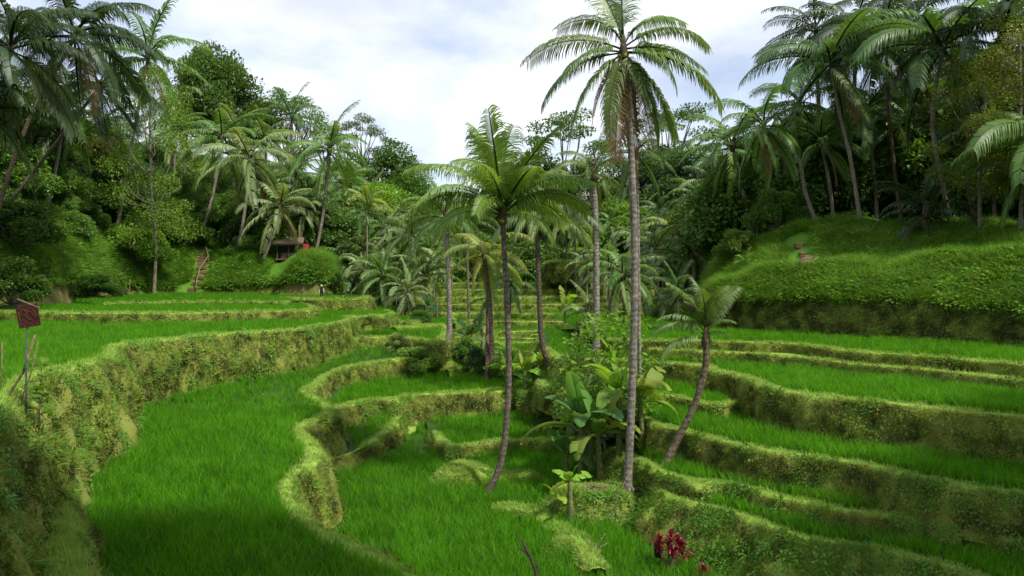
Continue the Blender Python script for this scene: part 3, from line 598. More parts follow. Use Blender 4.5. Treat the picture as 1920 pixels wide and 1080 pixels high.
# mounds in the valley floor
def mound(px, py, A, s, rx, ry, h, seed, name='mound', flat=0.45, label=None):
    c = on(px, py, A, s); n, m = 14, 36; rows = []
    for i in range(n + 1):
        r = i / n; rr = []
        for k in range(m):
            a = 2 * math.pi * k / m; w = 1 + 0.22 * nz(math.cos(a), math.sin(a), seed, 1.1, seed)
            x, y = c.x + rx * r * w * math.cos(a), c.y + ry * r * w * math.sin(a)
            f = 1 if r < flat else 0.5 + 0.5 * math.cos(math.pi * (r - flat) / (1 - flat))
            rr.append((x, y, c.z + h * f + 0.10 * fbm(x, y, 0, 1.3, seed) - (0.25 if i == n else 0)))
        rows.append(rr)
    P = np.array(rows); tag(link(name, grid_mesh(name, P[::-1], M_terr, True, True)), kind='structure')
    q, nr, i = surf_points(np.concatenate([P, P[:, :1]], 1), int(rx * ry * 3.14 * 130), 0.5, n - 0.2)
    BUND_PTS.append(q); BUND_DIR.append(nr * 0.8 + np.c_[rng.normal(0, .25, (len(q), 2)), np.full(len(q), .7)]); BUND_SC.append(rng.uniform(0.9, 1.9, len(q)))
    nw = int(rx * ry * 14); q, nr, i = surf_points(np.concatenate([P, P[:, :1]], 1), nw, n * 0.5, n - 0.2)
    WEED_PTS.append(q); WEED_DIR.append(nr + 0.2); WEED_SC.append(rng.uniform(0.9, 2.0, nw))
    if h > .7:
        for LST, nq, sc_ in ((LUSHG, 9, (.35, .8)), (LUSHH, 9, (.3, .75))):
            q, nr, i = surf_points(np.concatenate([P, P[:, :1]], 1), int(rx * ry * nq), n * .5, n - .2); LST.append((q, nr + np.array([0, 0, .4]), rng.uniform(*sc_, len(q))))
    return c, P
mo1, _ = mound(872, 903, CA, CS, 1.45, 1.3, 0.62, 1)
mo2, _ = mound(1120, 962, CA, CS, 2.3, 1.5, 0.85, 2)
mo3, _ = mound(1195, 905, CA, CS, 2.0, 2.6, 1.2, 3)
mo4, _ = mound(1075, 1030, CA, CS, 1.0, 0.8, 0.3, 4)
mo5, _ = mound(960, 905, CA, CS, 1.6, 0.6, 0.35, 5)
# the straw covered grassy block at the valley head
def block(px0, px1, py, pyb, Y, label, seed):
    a, b = at(px0, py, Y), at(px1, py, Y); h = (pyb - py) / F * Y; w = b.x - a.x
    lip = [(a.x - .6, Y + 10, a.z), (a.x - .3, Y + 4, a.z), (a.x + .4, Y + .6, a.z), (a.x + w * .35, Y - .5, a.z), (a.x + w * .7, Y - .3, a.z), (b.x, Y + .4, a.z)]
    terrace('terrace', lip, CAMZ - a.z, 0, [(b.x, Y + 14), (a.x, Y + 14)], h, .12, 1.2, .2, .5, .35, seed, rice=False, mud=M_hill, tufts=2.0)
# low ridges inside the paddies
def ridge(pxs, A, s, w, h, seed):
    line = resample(catmull([on(px, py, A, s) for px, py in pxs], 6), 0.3); t = np.gradient(line[:, :2], axis=0); t /= np.linalg.norm(t, axis=1, keepdims=True); nr = np.c_[t[:, 1], -t[:, 0]]
    rows = [np.c_[line[:, :2] + nr * o_ * w, line[:, 2] + z_ * h + 0.03 * np.sin(line[:, 0] * 3)] for o_, z_ in ((-1, -.3), (-.8, .8), (-.3, 1.05), (.4, 1), (.9, .7), (1.1, -.3))]
    P = np.array(rows); tag(link('ridge', grid_mesh('ridge', P[::-1], M_terr, True)), kind='structure')
    n = int(len(line) * 0.3 * w * 150); q, nn, i = surf_points(P, n, 0.3, 4.6)
    BUND_PTS.append(q); BUND_DIR.append(nn + np.array([0, 0, .5])); BUND_SC.append(rng.uniform(1.1, 2.0, n))
ridge([(806, 692), (840, 692), (870, 686), (888, 678)], 6.5, 0, 0.35, 0.6, 1)
ridge([(838, 706), (880, 702), (925, 706)], 6.5, 0, 0.3, 0.5, 1)
ridge([(738, 624), (780, 620), (832, 617)], 4.4, 0, 0.35, 0.45, 2)
ridge([(1040, 1000), (1075, 1022), (1100, 1052), (1120, 1090)], CA, CS, 0.35, 0.35, 3)
ridge([(930, 962), (985, 968), (1030, 985)], CA, CS, 0.35, 0.3, 4)
block(1034, 1130, 492, 528, 112, '', 60)
block(1075, 1180, 468, 486, 122, '', 61)
flush()

# ------------------------------------------------------------------ banana plants and red leaved plants
def banana_leaf(e0, bend, seed, wid=0.175):
    r = random.Random(seed); n = 22; P = [Vector((0, 0, 0))]; T = []
    for i in range(n):
        e = math.radians(e0 - bend * ((i + .5) / n) ** 1.5); T.append(Vector((math.cos(e), 0, math.sin(e)))); P.append(P[-1] + T[-1] / n)
    T.append(T[-1]); V, Fc = [], []
    for i in range(n + 1):
        w = 0.011 * (1 - .8 * i / n); up = Vector((-T[i].z, 0, T[i].x)); V += [P[i] + Vector((0, w, 0)), P[i] - up * w * 1.6, P[i] + Vector((0, -w, 0))]
    for i in range(n):
        for k in range(3): Fc.append((3 * i + k, 3 * i + (k + 1) % 3, 3 * i + 3 + (k + 1) % 3, 3 * i + 3 + k))
    for s in (-1, 1):
        fold = r.uniform(.15, .5); torn = 0.0; prev = None
        for i in range(4, n + 1):
            t = (i - 4) / (n - 4); w = wid * max(0.0, math.sin(math.pi * (0.06 + 0.94 * t) ** .8)) ** .55; up = Vector((-T[i].z, 0, T[i].x))
            if r.random() < .22: torn = r.uniform(-.5, .25); prev = None
            d = (Vector((0, s, 0)) + up * (fold + torn) + T[i] * 0.25).normalized(); i0 = len(V)
            V += [P[i], P[i] + d * w * .6, P[i] + (d - up * .25).normalized() * w]
            if prev is not None: Fc += [(prev, i0, i0 + 1, prev + 1), (prev + 1, i0 + 1, i0 + 2, prev + 2)]
            else:
                q = len(V); b = P[i] - T[i] * (0.8 / n); V += [b, b + d * w * .6, b + d * w * .97]; Fc += [(q, i0, i0 + 1, q + 1), (q + 1, i0 + 1, i0 + 2, q + 2)]
            prev = i0
    return fast_mesh('leaf', [list(v) for v in V], Fc, M_banana, False)
BL = {k: [banana_leaf(*v, s + 3 * i, ) for s in range(3)] for i, (k, v) in enumerate(dict(up=(82, 35), mid=(64, 75), out=(45, 95), low=(15, 80)).items())}
M_stem = bark_mat('banana_stem', (.06, .07, .02), (.17, .19, .06), 0, 8)
def banana(label, base, h, leaf, n, seed, col=(.07, .18, .04), r=.1, spec=None):
    random.seed(seed + 800); root = link('banana_plant', None); root.location = base; tag(root, label, 'banana plant')
    top = Vector((random.uniform(-.08, .08) * h, random.uniform(-.08, .08) * h, h))
    link('stem', tube('stem', [Vector((0, 0, -.15)), top * .5, top, top * 1.08], [r * 1.25, r, r * .75, r * .4], 9, M_stem), root)
    for k in range(n):
        kd = ('up', 'mid', 'out', 'low')[min(3, int(4 * ((k + .4) / n) ** 1.0))]
        az, kd2, ln = (k * 137.5 + random.uniform(-25, 25), kd, leaf * random.uniform(.75, 1.1)) if spec is None else spec[k]
        o = link('leaf', random.choice(BL[kd2]), root); o.location = top * random.uniform(.93, 1.05); o.scale = (ln,) * 3; o.rotation_euler = (random.uniform(-.5, .5), 0, math.radians(az))
        f = random.choice([1, 1, 1.3, .8]); o.color = (col[0] * f * random.choice([1, 1, 1.5]), col[1] * f, col[2] * f, 1)
    return root

# ------------------------------------------------------------------ terrain height under any point
from mathutils.bvhtree import BVHTree
def terrain_tree():
    V, Fc, off = [], [], 0
    for o in scene.objects:
        if o.type != 'MESH': continue
        top = o
        while top.parent: top = top.parent
        if top.get('kind') != 'structure' or o.name.startswith('ground'): continue
        me = o.data; V += [v.co.copy() for v in me.vertices]; Fc += [[i + off for i in p.vertices] for p in me.polygons]; off += len(me.vertices)
    return BVHTree.FromPolygons(V, Fc)
BVH = terrain_tree()
def gz(x, y, default=0.0):
    h = BVH.ray_cast(Vector((x, y, 200)), Vector((0, 0, -1))); return h[0].z if h[0] is not None else default
def hit(px, py, default_Y=60):
    """Where the line of sight through a photograph pixel meets the terrain."""
    o = Vector((0, 0, CAMZ)); d = (at(px, py, 1.0) - o).normalized(); h = BVH.ray_cast(o, d)
    return h[0] if h[0] is not None else at(px, py, default_Y)

# ------------------------------------------------------------------ palms
M_rachis = bark_mat('frond_rib', (0.10, 0.13, 0.03), (0.20, 0.22, 0.06), 0, 6)
def frond_mesh(e0, bend, pairs, wid, seed, leaf=0.19, dead=False, hang=0.7):
    r = random.Random(seed); V, Fc, MI = [], [], []
    n = 18; P = [Vector((0, 0, 0))]; T = []
    for i in range(n):
        e = math.radians(e0 - bend * ((i + 0.5) / n) ** 1.35); T.append(Vector((math.cos(e), 0, math.sin(e)))); P.append(P[-1] + T[-1] / n)
    T.append(T[-1])
    def pos(t):
        f = t * n; i = min(int(f), n - 1); return P[i].lerp(P[i + 1], f - i), T[i].lerp(T[min(i + 1, n)], f - i).normalized()
    tw0 = r.uniform(-0.8, 0.8)
    for i in range(n + 1):                                    # rib
        w = 0.014 * (1 - i / n) ** 0.8 + 0.002; p, t = P[i], T[min(i, n)]; up = Vector((-t.z, 0, t.x))
        V += [p + Vector((0, w, 0)), p - up * w * 1.1, p + Vector((0, -w, 0))]
    for i in range(n):
        a = 3 * i
        for k in range(3): Fc.append((a + k, a + (k + 1) % 3, a + 3 + (k + 1) % 3, a + 3 + k)); MI.append(1)
    for k in range(pairs):
        t = 0.13 + 0.86 * (k + 0.5) / pairs; p, tg = pos(t); up = Vector((-tg.z, 0, tg.x))
        prof = math.sin(math.pi * (0.16 + 0.80 * t) ** 0.9) ** 0.7; L = leaf * (0.35 + 0.75 * prof)
        for s in (-1, 1):
            if r.random() < 0.05: continue
            tw = tw0 * t
            lat = Vector((0, s, 0)) * math.cos(tw) + up * (s * math.sin(tw))
            hg = hang * r.uniform(0.6, 1.35)
            d1 = (lat * 0.9 + tg * (0.45 + 0.35 * t) + up * (0.42 - 0.55 * t) * r.uniform(.3, 1.2)).normalized()
            d2 = (d1 * 0.8 + Vector((0, 0, -hg)) + tg * 0.15).normalized()
            d3 = (d2 * 0.6 + Vector((0, 0, -hg * 1.3))).normalized()
            l = L * r.uniform(0.75, 1.12); w = wid * (0.7 + 0.5 * prof)
            q0 = p; q1 = q0 + d1 * l * 0.4; q2 = q1 + d2 * l * 0.35; q3 = q2 + d3 * l * 0.3; wv = (tg + up * 0.25 * s).normalized()
            i0 = len(V)
            V += [q0 - wv * w * .35, q0 + wv * w * .35, q1 - wv * w * .5, q1 + wv * w * .5, q2 - wv * w * .36, q2 + wv * w * .36, q3, q3 + wv * 0.001]
            Fc += [(i0, i0 + 1, i0 + 3, i0 + 2), (i0 + 2, i0 + 3, i0 + 5, i0 + 4), (i0 + 4, i0 + 5, i0 + 7, i0 + 6)]; MI += [0, 0, 0]
    me = fast_mesh('frond', [list(v) for v in V], Fc, M_dry if dead else M_frond, False)
    me.materials.append(M_dry if dead else M_rachis); me.polygons.foreach_set('material_index', np.array(MI, dtype=np.int32)); return me
KINDS = dict(up=(80, 45), rise=(60, 85), arch=(38, 95), flat=(16, 75), droop=(-8, 68), hang=(-42, 42), dead=(-60, 28))
FR = {}
for kd, (e0, bd) in KINDS.items():
    for res, (pr, wd) in dict(hi=(78, 0.0112), lo=(38, 0.0175)).items():
        FR[kd, res] = [frond_mesh(e0 + random.uniform(-6, 6), bd + random.uniform(-8, 8), pr, wd, hash((kd, res, v)) % 9999 if False else sum(map(ord, kd)) + 100 * v + len(res), dead=kd == 'dead', hang={'up': .45, 'rise': .7}.get(kd, 1.05) * (1.15 if res == 'hi' else 1), leaf=.215 if res == 'hi' else .18) for v in range(3)]
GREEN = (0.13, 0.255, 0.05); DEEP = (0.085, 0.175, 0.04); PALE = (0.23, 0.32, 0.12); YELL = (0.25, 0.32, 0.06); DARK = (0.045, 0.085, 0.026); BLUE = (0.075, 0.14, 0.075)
def jit(c, k=0.12): 
    f = 1 + random.uniform(-k, k); return (c[0] * f * (1 + random.uniform(-.08, .08)), c[1] * f, c[2] * f * (1 + random.uniform(-.1, .1)), 1)
def nuts(root, c, n, r):
    for k in range(n):
        a = 6.283 * k / n + random.random(); o = link('coconut', NUT, root)
        o.location = c + Vector((math.cos(a) * r * 1.6, math.sin(a) * r * 1.6, -r * random.uniform(1.2, 2.4))); o.scale = (r,) * 3
def ico(name, mat, seg=8):
    rows = []
    for i in range(7):
        th = math.pi * i / 6; rows.append([(math.sin(th) * math.cos(2 * math.pi * k / seg), math.sin(th) * math.sin(2 * math.pi * k / seg), -math.cos(th) * 1.15) for k in range(seg)])
    return grid_mesh(name, np.array(rows), mat, True, True)
NUT = ico('coconut', M_nut)
def palm(label, way, flen, spec=None, n=18, col=GREEN, trunk_r=0.17, res='lo', bark=(1, 1, 1), droop=0.0, group=None, seed=0, nut=0, name='coconut_palm', skirt=0, up=1.0):
    """way: points from foot to crown (Vectors). flen: frond length in metres."""
    random.seed(seed + 1000)
    way = [Vector(w) for w in way]; q = gz(way[0].x, way[0].y, way[0].z)
    if q < way[1].z - 0.8: way[0].z = q - 0.05
    base = Vector(way[0]); root = link(name, None); root.location = base; root.empty_display_size = 0.4
    tag(root, label, 'palm', group)
    C = catmull([Vector(w) - base for w in way], 8) if len(way) > 2 else catmull([Vector((0, 0, 0)), (Vector(way[1]) - base) * 0.5 + Vector((random.uniform(-.2, .2), 0, 0)), Vector(way[1]) - base], 8)
    C = resample(C, max(0.28, trunk_r * 1.6)); m = len(C)
    C = np.vstack([C[0] - (C[1] - C[0]) * 1.2, C])
    rad = [trunk_r * (1.9 if i == 0 else 1 + 0.75 * math.exp(-i * 0.7) - 0.22 * i / m) * (1 + 0.035 * (i % 2)) for i in range(m + 1)]
    tr = link('trunk', tube('trunk', C, rad, 10, M_palm), root); tr.color = (*bark, 1)
    top = Vector(C[-1])
    sh = link('leaf_sheath', tube('leaf_sheath', [top + Vector((0, 0, -trunk_r * 2.2)), top, top + Vector((0, 0, trunk_r * 2)), top + Vector((0, 0, trunk_r * 4.5))], [trunk_r * 0.9, trunk_r * 1.3, trunk_r * 1.0, trunk_r * 0.3], 8, M_palm, 0.25), root); sh.color = (.45, .36, .26, 1)
    if spec is None:
        spec = []; order = ['up'] * 3 + ['rise'] * 5 + ['arch'] * 5 + ['flat'] * 5 + ['droop'] * 4 + ['hang'] * 3
        for k in range(n):
            q = min(0.999, ((k + 0.5) / n) ** up + droop * 0.35); kd = order[int(q * len(order))]
            spec.append((k * 137.5 + random.uniform(-14, 14), kd, flen * random.uniform(0.85, 1.1)))
        for k in range(skirt): spec.append((random.uniform(0, 360), 'dead', flen * random.uniform(0.7, 0.95)))
    for az, kd, fl in spec:
        f = link('frond', random.choice(FR[kd, res]), root)
        f.location = top + Vector((0, 0, trunk_r * {'up': 3, 'rise': 2.2, 'arch': 1.4, 'flat': .8}.get(kd, 0.1)))
        f.rotation_euler = (random.uniform(-.4, .4), random.uniform(-.14, .14), math.radians(az)); f.scale = (fl,) * 3
        c = jit(col); f.color = c if kd != 'hang' or random.random() < .5 else (c[0] * 1.25, c[1] * 1.05, c[2], 1)
    if nut: nuts(root, top, nut, trunk_r * 0.62)
    return root

# the tall palm, the curved one and the young ones in the valley
b1 = on(1176, 935, 8.0)
palm('tallest slender coconut palm standing beside the banana clump in mid valley', [b1, at(1184, 760, b1.y), at(1190, 520, b1.y), at(1184, 300, b1.y), at(1169, 98, b1.y)], 4,
     [(176, 'flat', 3.9), (200, 'droop', 3.3), (166, 'droop', 3.9), (148, 'rise', 3.6), (100, 'up', 4.1), (60, 'up', 3.7), (20, 'rise', 3.4), (352, 'arch', 3.5), (8, 'flat', 3.4), (344, 'droop', 4.5), (318, 'droop', 3.2), (275, 'hang', 2.6), (232, 'hang', 3.6), (204, 'hang', 4.2), (300, 'dead', 3.8), (250, 'dead', 4.2), (80, 'dead', 4.0), (340, 'hang', 4.0), (20, 'hang', 4.0), (160, 'dead', 3.4), (120, 'dead', 3.8)], col=(0.13, 0.22, 0.05), trunk_r=0.145, res='hi', seed=1, nut=6)
b2 = on(912, 912, CA - 0.35, CS)
palm('curved trunk coconut palm rooted on the round grassy mound', [b2, at(935, 880, b2.y), at(947, 820, b2.y), at(954, 700, b2.y), at(950, 560, b2.y), at(942, 408, b2.y)], 4.3,
     [(168, 'rise', 4.6), (185, 'arch', 4.4), (200, 'arch', 3.8), (150, 'up', 4.3), (95, 'up', 4.4), (60, 'up', 4.2), (268, 'up', 4.2), (310, 'up', 4.0), (25, 'rise', 4.3), (340, 'rise', 4.2), (5, 'arch', 4.0), (230, 'rise', 4.2), (285, 'rise', 3.8), (120, 'rise', 4.2), (160, 'flat', 3.4), (40, 'arch', 4.0), (215, 'flat', 3.4), (325, 'flat', 3.0), (75, 'arch', 4.0), (250, 'arch', 3.2)], col=(0.17, 0.30, 0.045), trunk_r=0.13, res='hi', bark=(.62, .58, .52), seed=2, nut=7)
b3 = on(1030, 738, 6.5)
palm('dark trunked palm with drooping pale fronds behind the curved palm', [b3, at(1016, 640, b3.y), at(1010, 520, b3.y), at(1006, 398, b3.y)], 4.6,
     [(5, 'droop', 4.4), (350, 'flat', 4.4), (20, 'flat', 4.2), (330, 'droop', 4.2), (180, 'droop', 3.4), (200, 'flat', 3.6), (45, 'arch', 4.6), (90, 'arch', 4.4), (130, 'arch', 4.4), (70, 'rise', 4.8), (20, 'rise', 4.6), (270, 'droop', 3.4), (300, 'flat', 3.4), (235, 'droop', 3), (110, 'up', 4.2)], col=PALE, trunk_r=0.165, res='hi', bark=(.42, .38, .32), seed=3)
b4 = at(838, 664, 58)
palm('pale trunked palm on the small earth bank left of the bushes', [b4, at(843, 610, 58), at(840, 500, 58), at(835, 412, 58)], 3.9, n=15, col=GREEN, trunk_r=0.2, seed=4)
b5 = on(918, 712, 6.5)
palm('yellowish palm with a double trunk look behind the curved palm', [b5, at(922, 640, b5.y), at(917, 560, b5.y), at(908, 480, b5.y)], 3.6, n=15, col=YELL, trunk_r=0.17, res='hi', bark=(.7, .6, .5), seed=5, droop=0.5)
palm('brown trunked short palm close beside the yellowish palm', [on(913, 716, 6.5), at(914, 620, b5.y + 1), at(916, 560, b5.y + 1.5)], 2.2, n=8, col=DEEP, trunk_r=0.15, bark=(.5, .35, .25), seed=55, droop=.6)
b6 = at(1118, 640, 44)
palm('grey trunked palm standing left of the tallest palm', [b6, at(1118, 520, 44), at(1116, 400, 44), at(1112, 328, 44)], 2.7, n=13, col=(0.13, 0.2, 0.05), trunk_r=0.2, seed=6, droop=.2)
b7 = at(1200, 815, 33)
palm('thin areca palm with drooping dark fronds behind the tallest palm', [b7, at(1198, 600, 33), at(1196, 420, 33), at(1193, 290, 33)], 2.5, n=10, col=DEEP, trunk_r=0.085, seed=7, droop=.7, name='areca_palm', skirt=2)
b8 = on(1243, 876, 6.9)
palm('young palm leaning to the right with upright fronds', [b8, at(1272, 820, b8.y), at(1302, 760, b8.y), at(1322, 690, b8.y), at(1324, 640, b8.y)], 2.3,
     [(175, 'rise', 2.1), (192, 'arch', 2.4), (160, 'up', 2.3), (120, 'up', 2.3), (60, 'up', 2.2), (20, 'up', 2.1), (280, 'up', 2.1), (0, 'up', 1.7), (330, 'rise', 1.3), (240, 'up', 2.0), (185, 'flat', 2.2), (345, 'arch', 1.0)], col=(0.14, 0.23, 0.05), trunk_r=0.14, res='hi', bark=(.6, .52, .42), seed=8)
# small palms crowding the middle distance: (foot px, py, distance, crown px, py, frond px, colour, droop, label)
small = [
 (1172, 650, 56, 1168, 520, 85, GREEN, .35, 'bushy palm with a dark dead skirt behind the tallest palm'), (1106, 640, 55, 1104, 590, 60, (0.15, .2, .05), .0, 'low young palm left of the leafy sapling'),
 (692, 560, 112, 690, 388, 62, YELL, .1, 'yellow green palm above the left end of the thicket'), (668, 590, 100, 664, 500, 80, GREEN, .1, 'palm at the left edge of the valley thicket'),
 (774, 600, 92, 772, 446, 80, (.1, .17, .04), .2, 'palm with a brown trunk in the middle of the thicket'), (768, 622, 84, 766, 552, 62, PALE, .0, 'short palm beside the low bushes at the terrace end'),
 (740, 600, 90, 738, 548, 66, DEEP, .0, 'stemless looking palm with long upright fronds in the thicket'), (700, 588, 96, 704, 545, 66, GREEN, .0, 'low palm with wide fronds next to the person terrace'),
 (655, 585, 108, 652, 530, 60, DEEP, .0, 'dark low palm behind the person terrace'), (722, 585, 112, 722, 452, 64, BLUE, .2, 'grey green palm rising from the middle thicket'),
 (880, 600, 86, 874, 420, 78, (.12, .2, .045), .2, 'light green palm half hidden behind the yellowish palm'), (800, 590, 104, 806, 470, 62, GREEN, .1, 'palm between thicket and pale trunked palm'),
 (955, 600, 92, 958, 530, 62, DEEP, .2, 'dark palm behind the curved trunk'), (1060, 560, 112, 1058, 400, 58, PALE, .3, 'pale palm left of the grassy block'),
 (1230, 600, 78, 1228, 470, 78, (.13, .2, .05), .2, 'light palm right of the tallest trunk'), (1295, 600, 82, 1292, 470, 82, GREEN, .2, 'palm in front of the lime tree'),
 (1255, 590, 98, 1258, 430, 60, YELL, .2, 'yellow green palm behind the right bushes'), (1200, 560, 118, 1205, 412, 52, GREEN, .1, 'small far palm right behind the tallest trunk'),
 (1330, 600, 92, 1322, 410, 66, DEEP, .2, 'dark palm beside the far end of the right hillside'), (1150, 540, 126, 1150, 400, 48, (.13, .2, .06), .0, 'far palm above the grassy block'),
 (640, 560, 118, 634, 468, 66, PALE, .2, 'pale palm right of the straw roofed hut'), (758, 560, 124, 760, 400, 52, DEEP, .1, 'far dark palm above the thicket'), (848, 560, 118, 852, 380, 52, PALE, .2, 'far pale palm above the pale trunk'),
 (683, 590, 94, 686, 510, 66, PALE, .1, 'pale spreading palm left in the thicket front'), (722, 600, 88, 718, 520, 66, GREEN, .05, 'broad palm in the thicket front centre'), (752, 598, 100, 750, 486, 78, (.14, .24, .06), .2, 'green palm half way up the thicket'), (795, 604, 90, 797, 520, 78, GREEN, .1, 'palm at the right end of the thicket front'),
 (645, 575, 112, 645, 505, 70, GREEN, .1, 'palm just right of the person terrace'), (706, 565, 118, 708, 425, 62, PALE, .2, 'pale palm in the upper thicket'), (790, 565, 118, 788, 428, 58, (.14, .24, .06), .1, 'bright palm in the upper right thicket'), (820, 600, 98, 822, 500, 66, PALE, .2, 'pale palm just left of the pale trunk'), (1215, 620, 70, 1210, 540, 70, PALE, .1, 'pale low palm right of the tallest trunk'), (1245, 600, 88, 1242, 500, 70, GREEN, .1, 'green palm among the right bushes'), (1318, 560, 96, 1310, 480, 60, PALE, .2, 'pale palm behind the lime tree'), (1150, 620, 76, 1142, 500, 72, (.14, .24, .06), .2, 'bright palm between grey trunk and tallest trunk'),
 (1275, 650, 60, 1268, 560, 70, DEEP, .0, 'short bushy palm behind the leaning young palm'),(905, 645, 70, 900, 610, 40, YELL, .0, 'small yellow palm among the bushes in mid valley')]
for k, (fx, fy, Y, cx, cy, fp, c, dr, lb) in enumerate(small):
    palm(lb, [at(fx, fy, Y), at((fx + cx) / 2 + random.uniform(-4, 4), (fy + cy) / 2, Y), at(cx, cy, Y)], fp * 1.05 / F * Y, n=16 if fp > 60 else 14, col=c, trunk_r=0.15, seed=20 + k, droop=dr, bark=(.7, .65, .55), group='palms crowding the middle of the valley', skirt=3 if k == 0 else 0)
random.seed(99)
ordinal = ['first', 'second', 'third', 'fourth', 'fifth', 'sixth', 'seventh', 'eighth', 'ninth', 'tenth', 'eleventh', 'twelfth', 'thirteenth']
slim = sorted(random.uniform(640, 830) for _ in range(13)) + sorted(random.uniform(1035, 1330) for _ in range(13))
for k in range(26):
    random.seed(990 + k); cx = slim[k]; Y = random.uniform(96, 126); cy = random.uniform(395, 505)
    palm('%s from the left of the slim palms in the thicket %s' % (ordinal[k % 13], 'left of the curved trunk' if k < 13 else 'beside the tallest trunk'), [at(cx + random.uniform(-8, 8), 590, Y), at(cx + random.uniform(-4, 4), (cy + 590) / 2, Y), at(cx, cy, Y)], random.uniform(42, 60) / F * Y, n=13, col=random.choice([GREEN, PALE, (.2, .29, .07), DEEP]), trunk_r=0.14, seed=300 + k, droop=random.uniform(0, .3), bark=(.9, .85, .75), group='slim palms of the mid valley thicket')
